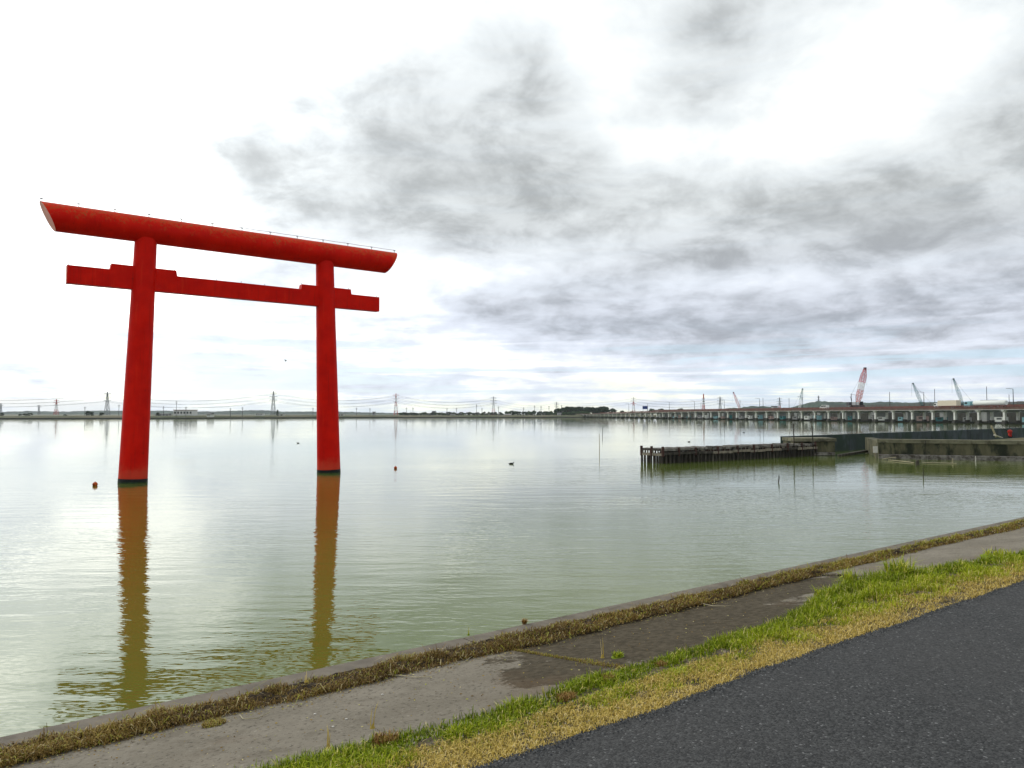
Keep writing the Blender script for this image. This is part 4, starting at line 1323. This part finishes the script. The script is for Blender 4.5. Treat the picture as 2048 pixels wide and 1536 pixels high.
mb = MB(); mb.prism([(-3.4, .4), (3.4, .4), (3.4, 1.25), (2.4, 1.5), (1.6, 2.5), (-3.3, 2.55)], c - N_ * .95, D_, UZ, N_, 1.9)
cb = mb.build('body', M['truck_white'], cr, bevel=.06)
MB().prism([(-2.8, 1.5), (2.1, 1.5), (1.5, 2.3), (-2.8, 2.3)], c - N_ * .965, D_, UZ, N_, 1.93).build('side_window', M['glass_dark'], cb)
wheels(cr, c, D_, N_, (-2.1, 2.2), .42, .85)
# blue road sign over the bridge
c, t_ = along(1290, 3.0, 0); c.z = deck_z(t_) - 1.1
sg_ = empty('road_sign', c, 'blue overhead road sign on the distant part of the bridge', 'sign')
for dx in (-2.2, 2.2): MB().tube([c + N_ * dx, c + N_ * dx + UZ * 3.2], .14, 6).build('post', M['steel'], sg_)
MB().box(c + UZ * 4.6, (5.4, .25, 3.0), (N_, D_, UZ)).build('sign_panel', M['bluesign'], sg_)

# ------------------------------------------------------------------ temporary work trestle behind the bridge, with cranes
TO = 24.0
tres = empty('work_trestle', BR_A + BRN * TO, 'temporary construction trestle with grey piers behind the road bridge', 'trestle')
tA = BR_A + BRN * TO
TL = 430
for k in range(-4, 17):
    t0, t1 = k * 26, (k + 1) * 26 - .1
    zt = 8.5 if k > 1 else 9.6 - .25 * (k + 4) + .2
    mb = MB(); mb.prism([(-6, zt - 1.3), (6, zt - 1.3), (6, zt), (-6, zt)], tA + BRD * t0, BRN, UZ, BRD, t1 - t0); dk = mb.build('deck_panel', M['fascia'], tres)
    c = tA + BRD * (t0 + 13)
    mb = MB(); mb.box(c + UZ * ((zt - 1.3) / 2 - .5), (8.0, 3.2, zt - .3), xa); mb.build('pier', M['grey_panel'], tres)
    mb = MB(); mb.box(c + UZ * .35, (10.0, 6.0, .9), xa); mb.build('footing', M['concrete_dark'], tres)
    if k < 6:
        mb = MB()
        for j in range(7):
            q_ = tA + BRD * (t0 + 26 * j / 7) - BRN * 6; mb.bar(q_ + UZ * zt, q_ + UZ * (zt + 1.0), .1)
        for hz in (.5, 1.0): mb.bar(tA + BRD * t0 - BRN * 6 + UZ * (zt + hz), tA + BRD * t1 - BRN * 6 + UZ * (zt + hz), .08)
        mb.build('guard_rail', M['rail_brown'], dk)


def lattice(a, e, w0, w1, n_, th, X=None, Y=None):
    """four-chord lattice from a to e"""
    a, e = Vector(a), Vector(e); d = (e - a).normalized()
    X = X or Vector((1, 0, 0)); X = (X - d * X.dot(d)).normalized(); Y = d.cross(X)
    mb = MB(); cor = []
    for i in range(n_ + 1):
        u = i / n_; w_ = w0 + (w1 - w0) * u; c = a + (e - a) * u
        cor.append([c + X * sx * w_ / 2 + Y * sy * w_ / 2 for sx, sy in ((-1, -1), (1, -1), (1, 1), (-1, 1))])
    for k in range(4):
        mb.bar(cor[0][k], cor[-1][k], th)
    for i in range(n_):
        for k in range(4):
            q = (k + 1) % 4
            if i % 2: mb.bar(cor[i][k], cor[i + 1][q], th * .6)
            else: mb.bar(cor[i][q], cor[i + 1][k], th * .6)
            mb.bar(cor[i + 1][k], cor[i + 1][q], th * .6)
    return mb


def crane(pxb, pxt, pyt, off, mats, w, lab, zb=8.5, name='crawler_crane', kink=False):
    base, t_ = along(pxb, off, zb)
    top = atY(pxt, pyt, base.y)
    o = empty(name, base, lab, 'crane', 'cranes behind the bridge')
    f0 = base + UZ * 1.6
    sgn = 1 if pxt > pxb else -1
    body = MB().box(base + Vector((-sgn * 2.0, 0, 2.1)), (4.6, 3.0, 1.9)).build('engine_house', M['whitesteel'] if mats[0] != 'teal' else M['teal'], o, bevel=.1)
    MB().box(base + Vector((sgn * 1.6, -1.9, 2.2)), (1.6, 1.2, 2.2)).build('cab', M['glass_dark'], o)
    MB().box(base + Vector((-sgn * 5.2, 0, 2.0)), (1.4, 3.8, 2.0)).build('counterweight', M['darksteel'], o)
    for sy in (-2, 2): MB().prism([(-3.6, .5), (-3.0, 0), (3.0, 0), (3.6, .5), (3.0, 1.1), (-3.0, 1.1)], base + Vector((0, sy - .45, 0)), Vector((1, 0, 0)), UZ, Vector((0, 1, 0)), .9).build('track', M['darksteel'], o)
    n_ = len(mats)
    for i, mn in enumerate(mats):
        p0 = f0 + (top - f0) * (i / n_); p1 = f0 + (top - f0) * ((i + 1) / n_)
        wa = w * (.45 if i == 0 else 1); wb = w * (.35 if i == n_ - 1 else 1)
        if n_ == 1: wa = w; wb = w * .6
        lattice(p0, p1, wa, wb, 5, w * .075).build('boom', M[mn], o)
    MB().box(top, (w * .55, w * .4, w * .5)).build('boom_head', M['darksteel'], o)
    ms = base + Vector((-sgn * 4.2, 0, 6.5 if len(mats) > 2 else 5))
    MB().bar(base + Vector((-sgn * 3.4, 0, 3)), ms, .22).build('gantry_mast', M['darksteel'], o)
    MB().bar(ms, top, .06).build('pendant_cable', M['wire'], o)
    MB().bar(top + Vector((sgn * .9, 0, 0)), top + Vector((sgn * .9, 0, -(top.z - base.z) * .45)), .06).build('hoist_cable', M['wire'], o)
    return o


crane(1714, 1730, 737, TO, ['cranepink', 'cranepink', 'whitesteel', 'cranered', 'cranered'], 2.6, 'tallest crane, with a red and white lattice boom')
crane(1846, 1826, 767, TO + 30, ['teal', 'teal'], 1.4, 'teal crane with boom leaning left, just right of a street lamp', 6)
crane(1927, 1907, 758, TO + 20, ['teal', 'teal'], 1.35, 'rightmost teal crane leaning left above the box truck', 6)
crane(1481, 1467, 785, TO + 60, ['cranepink', 'cranered'], 1.9, 'leftmost crane with thin reddish boom leaning left', 5)
crane(1597, 1605, 778, TO + 50, ['whitesteel', 'teal'], 1.7, 'thin pale and teal crane boom leaning right', 5)
props(MB().prism([(18, .0), (90, 0), (90, 5.0), (18, 5.0)], tA + BRD * -60, BRN, UZ, BRD, 470).build('work_island', M['concrete_dark']), None, None, None, 'structure')
# site cabins, tarpaulins and pale equipment seen between the piers
random.seed(21)
site = [('truck_blue', 'pale blue'), ('truck_white', 'white'), ('grey_wall', 'grey'), ('teal', 'teal'), ('roof_pink', 'dull pink')]
for i in range(26):
    t = 10 + i * 14.5 + random.uniform(-3, 3)
    mn, cn = site[i % 5]
    c = tA + BRD * t + BRN * random.uniform(-14.5, -9.5)
    L_ = random.uniform(3, 6); h_ = random.uniform(1.6, 2.8)
    o = empty('work_barge', Vector((c.x, c.y, 0)), 'small flat work barge with a %s cabin moored behind the bridge piers' % cn, 'barge', 'work barges with %s cabins' % cn)
    MB().prism([(-L_ * .75, -.3), (L_ * .75, -.3), (L_ * .9, .7), (-L_ * .9, .7)], Vector((c.x, c.y, 0)) - BRN * 1.4, BRD, UZ, BRN, 2.8).build('hull', M['darksteel'], o)
    cb = MB().box(Vector((c.x, c.y, .7 + h_ / 2)), (2.2, L_, h_), xa).build('cabin', M[mn], o)
    MB().box(Vector((c.x, c.y, .7 + h_ * .62)) - BRN * 1.11, (.03, L_ * .5, h_ * .3), xa).build('window', M['glass_dark'], cb)
    MB().box(Vector((c.x, c.y, .72 + h_ + .08)), (2.5, L_ + .3, .14), xa).build('roof', M['roof_dark'], cb)

# ------------------------------------------------------------------ pylons, masts and power lines
def pylon(px, pyt, Y, mats, lab, arms=3, wbase=8.0, name='power_pylon', cat='pylon', aw=6.5, group='power pylons on the far shore', pyb=None):
    top = atY(px, pyt, Y); zb = 2.0
    base = Vector((top.x, Y, zb)); H = top.z - zb
    o = empty(name, base, lab, cat, group)
    n_ = len(mats); th = .42 + Y * .00012
    w_at = lambda u: wbase * (1 - u) ** 1.25 * .9 + .9
    for i, mn in enumerate(mats):
        u0, u1 = i / n_, (i + 1) / n_
        lattice(base + UZ * H * u0, base + UZ * H * u1, w_at(u0), w_at(u1), max(2, 9 // n_), th).build('tower_section', M[mn], o)
    tips = []
    for k in range(arms):
        u = .93 - k * .145; z = zb + H * u; wd = aw * (1 + .12 * (k == 1) + .06 * k)
        mb = MB()
        for sg in (-1, 1):
            e = Vector((base.x + sg * wd, base.y, z))
            mb.bar(Vector((base.x, Y, z + .4)), e, th * .9); mb.bar(Vector((base.x, Y, z - 1.6)), e, th * .6)
            mb.bar(e, e - UZ * 1.8, th * .6)
            tips.append(e - UZ * 1.8)
        mb.build('cross_arm', M[mats[min(int(u * n_), n_ - 1)]], o)
    return o, tips


P1, t1 = pylon(215, 784, 1500, ['pylon'], 'grey lattice pylon left of the left torii pillar')
P2, t2 = pylon(547, 782.5, 1500, ['pylon'], 'tallest grey lattice pylon, seen between the torii pillars')
P3, t3 = pylon(792, 787, 1650, ['redsteel', 'whitesteel', 'redsteel', 'whitesteel', 'redsteel'], 'red and white lattice pylon right of the torii')
P4, t4 = pylon(987, 793, 1800, ['redsteel', 'pylon', 'pylon'], 'grey and red lattice pylon left of the dark wood')
P5, t5 = pylon(1113, 804, 2300, ['pylon'], 'small grey pylon at the left end of the dark wood')
P6, t6 = pylon(1267, 794, 1900, ['redsteel', 'whitesteel', 'redsteel', 'whitesteel'], 'slim red and white pylon behind the bridge left of the blue sign')
P0, t0_ = pylon(-230, 786, 1450, ['pylon'], 'grey pylon outside the left edge')
Pa, ta = pylon(113, 798.5, 2000, ['redsteel', 'whitesteel', 'redsteel'], 'red and white pylon at far left', 3, 9)
Pb, tb = pylon(1440, 793, 2000, ['pylon'], 'grey pylon behind the bridge right of the red and white mast')
Pc, tc = pylon(1559, 795, 2100, ['redsteel', 'pylon'], 'pylon with red base behind the bridge between two lamps')
pylon(78, 810, 2600, ['pylon'], 'tiny grey pylon just left of the red and white one at far left', 2, 6)
pylon(2, 806, 2300, ['pylon'], 'small grey pylon at the very left edge', 2, 6)
pylon(1637, 791.5, 1900, ['pylon'], 'small pylon on top of the wooded hill', 2, 3.5, aw=3.5)
mo, _ = pylon(1407, 788, 1300, ['whitesteel', 'redsteel', 'whitesteel', 'redsteel'], 'red and white antenna mast behind the bridge', 0, 4.2, 'antenna_mast', 'mast', group=None)
mb_base = ROOT[mo.name]
for u in (.55, .68, .8): MB().tube([mb_base + UZ * (2 + 33 * u - .5), mb_base + UZ * (2 + 33 * u + .5)], 2.1, 10).build('platform', M['darksteel'], mo)


def cable(a, e, sag, lab):
    pts = []
    for i in range(17):
        u = i / 16; p = a + (e - a) * u; pts.append(p - UZ * sag * 4 * u * (1 - u))
    mb = MB(); mb.tube(pts, .15, 4, False)
    off = Vector(pts[0]); o = mb.build('power_line', M['wire'])
    for v in o.data.vertices: v.co -= off
    o.location = off
    props(o, lab, 'cable', 'cables between the pylons')


lv = ['top', 'middle', 'bottom']
for A_, B_, txt, sg in ((t0_, t1, 'running off the left edge', 11), (t1, t2, 'behind the left torii pillar', 14), (t2, t3, 'behind the right torii pillar', 12), (t3, t4, 'right of the torii', 12), (t4, t5, 'towards the dark wood', 12), (t5, t6, 'over the dark wood', 6), (t6, tb, 'over the far end of the bridge', 9), (tb, tc, 'behind the leftmost crane', 8)):
    for k in range(3):
        for j, side in ((0, 'left'), (1, 'right')):
            if txt in ('over the dark wood', 'towards the dark wood', 'behind the leftmost crane') and j: continue
            cable(A_[2 * k + j], B_[2 * k + j], sg, '%s power cable %s' % (lv[k], txt) + (', nearer wire' if j else ''))


def ground_z(x, Y): return 2.0


def pole(px, pyt, Y, lab, arm=True, r=.22, cat='utility pole', name='utility_pole', group='utility poles on the far shore', zb=None):
    top = atY(px, pyt, Y); zb = 2.0 if zb is None else zb
    b_ = Vector((top.x, Y, zb))
    o = empty(name, b_, lab, cat, group)
    MB().tube([b_ - UZ * .5, top], [r, r * .75], 6).build('pole', M['darksteel'], o)
    if arm:
        MB().box(top - UZ * 1.0, (2.4, .25, .25)).build('cross_bar', M['darksteel'], o)
        MB().box(top - UZ * 2.2, (1.7, .25, .22)).build('cross_bar', M['darksteel'], o)
    return o


lw = 'wooden-dark utility pole on the far embankment'
for px, pyt, side in ((170, 813, 'between the left pylons'), (238, 809, 'close left of the left pillar'), (327, 812, 'close right of the left pillar'), (353, 802, 'above the left end of the long white building'), (372, 813, 'over the long white building'),
                (461, 816, 'left of the tallest pylon, first of two'), (485, 814, 'left of the tallest pylon, second of two'), (626, 815, 'just left of the right pillar'), (713, 815, 'right of the right pillar, first of two'), (740, 816, 'right of the right pillar, second of two'),
                (813, 815, 'right of the red and white pylon, first of two'), (826, 815, 'right of the red and white pylon, second of two'), (894, 816, 'midway to the next pylon, first of two'), (913, 816, 'midway to the next pylon, second of two'),
                (953, 809, 'left of the grey and red pylon'), (964, 816, 'short one left of the grey and red pylon'), (997, 813, 'just right of the grey and red pylon'), (1047, 815, 'above the bushes left of the wood'), (1069, 811, 'thick one left of the wood'), (1082, 812, 'second thick one left of the wood'), (1098, 812, 'at the foot of the small pylon'), (1123, 810, 'before the left end of the wood')):
    Y_ = 700 if px < 500 else 880
    pole(px, pyt, Y_, 'dark utility pole %s' % side, True, .24)
for px, pyt, Y_, lab in ((1869, 778, 420, 'tall bare pole behind the bridge between the two teal cranes'), (1973, 773, 400, 'tall bare pole behind the tank truck'), (2018, 789, 420, 'short bare pole at the right edge behind the bridge'), (1703, 787, 430, 'bare pole close left of the tallest crane'), (1779, 784, 440, 'bare pole right of the tallest crane'),
                         (1578, 796, 560, 'bare pole just left of the fourth street lamp'), (1526, 796, 600, 'bare pole between two pylons behind the bridge'), (1480, 800, 640, 'bare pole touching the leftmost crane'), (1402, 804, 700, 'bare pole beside the antenna mast')):
    pole(px, pyt, Y_, lab, False, .2, 'pole', 'bare_pole', 'bare poles behind the bridge', 1.0)

# ------------------------------------------------------------------ far buildings and trees
def house(px, py0, py1, wpx, Y, wall_m, roof_m, lab, name='house', cat='house', win=3, depth=9, roof='gable'):
    c = atY(px, py1, Y); w_ = wpx / F_PX * Y; z1 = atY(px, py0, Y).z; zb = 1.6
    o = empty(name, Vector((c.x, Y, zb)), lab, cat, 'buildings on the far shore')
    H = max(z1 - zb, 2.5); hw = H * (.72 if roof == 'gable' else .93)
    wl = MB().box(Vector((c.x, Y, zb + hw / 2)), (w_, depth, hw)).build('wall', M[wall_m], o)
    if roof == 'gable':
        MB().prism([(-depth / 2 - .6, hw + .003), (depth / 2 + .6, hw + .003), (0, H)], Vector((c.x - w_ / 2 - .5, Y, zb)), Vector((0, 1, 0)), UZ, Vector((1, 0, 0)), w_ + 1).build('roof', M[roof_m], o)
    else:
        MB().box(Vector((c.x, Y, zb + hw + (H - hw) / 2)), (w_ + .8, depth + .8, H - hw)).build('roof', M[roof_m], o)
    for k in range(win):
        MB().box(Vector((c.x - w_ / 2 + w_ * (k + .5) / win, Y - depth / 2 - .03, zb + hw * .62)), (w_ / win * .55, .1, hw * .3)).build('window', M['glass_dark'], wl)
    return o


house(371, 819.5, 831, 37, 720, 'white_wall', 'roof_pink', 'long pale building with flat roof on the left far shore', 'lakeside_building', 'building', 6, 12, 'flat')
house(421, 826, 832, 7, 700, 'white_wall', 'roof_dark', 'small white house right of the long pale building')
house(520, 826.5, 830.5, 13, 900, 'white_wall', 'grey_wall', 'low white shed left of the tallest pylon', 'shed', 'shed', 3, 8, 'flat')
house(562, 829, 833, 12, 800, 'white_wall', 'roof_pink', 'low pale shed right of the tallest pylon', 'shed', 'shed', 2, 8, 'flat')
house(327, 827, 831, 26, 860, 'grey_wall', 'roof_dark', 'grey farm sheds right of the left torii pillar', 'shed', 'shed', 4, 8)
house(683, 828, 832, 9, 850, 'white_wall', 'roof_pink', 'small white shed right of the right torii pillar', 'shed', 'shed', 2, 8, 'flat')
house(906, 827.5, 833, 8, 890, 'white_wall', 'roof_dark', 'small white house with dark roof on the middle far shore')
house(1016, 828, 832.5, 12, 900, 'roof_pink', 'grey_wall', 'pale brown house among bushes on the middle far shore')
house(1119, 825, 832, 8, 930, 'white_wall', 'roof_dark', 'white house before the left end of the dark wood')
house(868, 822, 829, 7, 1100, 'grey_wall', 'roof_dark', 'small dark block on the middle far shore', 'block_building', 'building', 2, 8, 'flat')
house(748, 823.5, 828, 5, 1200, 'grey_wall', 'roof_dark', 'dark tank-like hut near the red and white pylon', 'hut', 'hut', 1, 6, 'flat')
house(1549, 812, 825, 8, 1100, 'grey_wall', 'roof_dark', 'grey block showing above the bridge near two pylons', 'block_building', 'building', 3, 10, 'flat')
for i, px in enumerate((1330, 1375, 1452, 1520, 1700, 1790, 1960)):
    house(px, 823, 831, 22, 1010, 'white_wall' if i % 2 else 'grey_wall', 'roof_dark', '%s building seen under the bridge, %s' % ('white' if i % 2 else 'grey', ['near its far end', 'second from its far end', 'below the leftmost crane', 'below the pylon with red base', 'below the tallest crane', 'right of the tallest crane', 'below the tank truck'][i]))


def tree_proto(name, mt, seed, nf=650, conif=False):
    """tree of height 1: trunk, limbs, crown of leaf clumps"""
    r = np.random.default_rng(seed)
    o = bpy.data.objects.new(name, None); C.objects.link(o); ROOT[o.name] = Vector((0, 0, 0))
    mb = MB(); mb.tube([(0, 0, -.05), (.01, 0, .35), (0, .01, .7)], [.035, .025, .012], 6)
    for k in range(6):
        a = k * 1.1; z = .25 + .07 * k
        mb.bar((0, 0, z), (.22 * math.cos(a), .22 * math.sin(a), z + .16), .016)
    mb.build('trunk', M['bark'], o)
    cl = []
    for k in range(16):
        a = r.uniform(0, 6.28); u = r.random(); z = .28 + .62 * u
        rad = (.34 * (1 - abs(u - .35)) if not conif else .26 * (1.05 - u)) * r.uniform(.5, 1)
        cl.append((rad * math.cos(a), rad * math.sin(a), z, r.uniform(.10, .17) * (1 if not conif else .8)))
    V = []; 
    cl = np.array(cl); idx = r.integers(0, len(cl), nf)
    d = r.normal(0, 1, (nf, 3)); d /= np.linalg.norm(d, axis=1)[:, None]
    cen = cl[idx, :3] + d * (cl[idx, 3] * r.uniform(.55, 1.05, nf))[:, None]
    t = r.normal(0, 1, (nf, 3)); t -= d * (t * d).sum(1)[:, None] * .7; t /= np.linalg.norm(t, axis=1)[:, None]
    u_ = np.cross(d, t); sz = r.uniform(.022, .05, nf)[:, None]
    V = np.stack([cen - t * sz - u_ * sz, cen + t * sz - u_ * sz * .7, cen + t * sz * .8 + u_ * sz, cen - t * sz + u_ * sz * .8], 1).reshape(-1, 3)
    Fq = (np.arange(nf) * 4)[:, None] + np.array([[0, 1, 2, 3]])
    c = np_mesh('crown', V, Fq, None, mt); c.parent = o
    return o


protos_t = [tree_proto('broad_tree', M['leafdark'], 1), tree_proto('broad_tree', M['leafdark'], 2), tree_proto('broad_tree', M['leafmid'], 3), tree_proto('pine_tree', M['leafdark'], 4, 650, True)]
used_t = [False] * 4
random.seed(5)


def put_tree(px, pyt, Y, k, lab, group, wide=1.0, zb=1.8):
    top = atY(px, pyt, Y); h = (top.z - zb) / .95
    if used_t[k]: o = copy_tree(protos_t[k])
    else: o = protos_t[k]; used_t[k] = True
    o.location = (top.x, Y, zb); o.scale = (h * wide, h * wide, h); o.rotation_euler = (0, 0, random.uniform(0, 6.28))
    props(o, lab, 'tree', group)


wood = [(1112, 818), (1118, 817), (1124, 816), (1129, 814.5), (1136, 814), (1143, 814.5), (1149, 815), (1156, 814), (1163, 814), (1169, 815), (1176, 814.5), (1182, 814), (1188, 816), (1193, 815.5), (1200, 814), (1206, 812.5), (1212, 814.5)]
for px, py in wood:
    for dy in (0, 22):
        put_tree(px + random.uniform(-3, 3), py + random.uniform(-.6, .8), 955 + dy + random.uniform(-5, 5), random.choice((0, 1, 1, 3)), 'dark tree in the close wood at the far end of the bridge', 'dark wood at the far end of the bridge', 1.15)
for px in range(1095, 1180, 6):
    put_tree(px + random.uniform(-2, 2), 824 + random.uniform(-1.5, 1.5), 938, 2, 'low green bush before the dark wood on the far shore', 'bushes before the dark wood', 1.8)
for i in range(34):
    px = 965 + i * 4.2 + random.uniform(-2, 2)
    put_tree(px, 823.5 + random.uniform(-2.5, 2) + (1.5 if px < 1010 else 0), 930 + random.uniform(-10, 40), random.choice((0, 1, 2, 3)), 'bushy tree in the loose row left of the dark wood', 'loose tree row left of the dark wood', 1.4)
for i in range(30):
    px = 800 + i * 5.6
    put_tree(px + random.uniform(-2, 2), 825 + random.uniform(-1, 1.4), 960 + random.uniform(-20, 40), random.choice((0, 1, 2)), 'low dark bush along the middle far shore', 'low bushes along the middle far shore', 2.0)
for px, py, wd, lab in ((176, 822.5, 1.3, 'dark rounded tree clump on the far shore, left one of the neighbours'), (184, 824, 1.4, 'dark rounded tree clump on the far shore, middle one of the neighbours'), (203, 825, 1.9, 'low brownish tree clump right of the dark clump'), (60, 826, 2.2, 'low dark hedge tree at the far left'), (50, 827, 2.4, 'low dark tree beside the hedge tree at far left'), (40, 828, 2.0, 'lowest dark tree in the hedge at far left'), (4, 826, 1.6, 'dark tree at the left edge of the picture'), (316, 825, 1.4, 'dark tree among the farm sheds'),
                        (130, 829, 2.4, 'low dark bush by the red and white pylon'), (555, 820, .5, 'slim dark tree right of the tallest pylon')):
    put_tree(px, py, 740, 0 if wd < 2 else 1, lab, 'single trees on the left far shore', wd)
for i in range(44):
    px = 1225 + i * 19.5
    put_tree(px, 819 + random.uniform(-2, 4), 1040 + random.uniform(-15, 60), random.choice((0, 1, 3)), 'dark tree on the shore seen beneath and above the bridge', 'shore trees behind the bridge', 1.7)

# ------------------------------------------------------------------ haze
mb = MB().box((0, 1900, 38), (15000, 10800, 86))
o = mb.build('haze', M['black'])
hz = bpy.data.materials.new('haze_air'); hz.use_nodes = True
t = hz.node_tree; t.nodes.clear()
pv = t.nodes.new('ShaderNodeVolumePrincipled'); om = t.nodes.new('ShaderNodeOutputMaterial')
pv.inputs['Color'].default_value = (.80, .88, .96, 1); pv.inputs['Density'].default_value = .00006; pv.inputs['Anisotropy'].default_value = .2
t.links.new(pv.outputs[0], om.inputs['Volume'])
o.data.materials.clear(); o.data.materials.append(hz)
props(o, 'thin pale haze over the lake', 'haze', None, 'stuff')
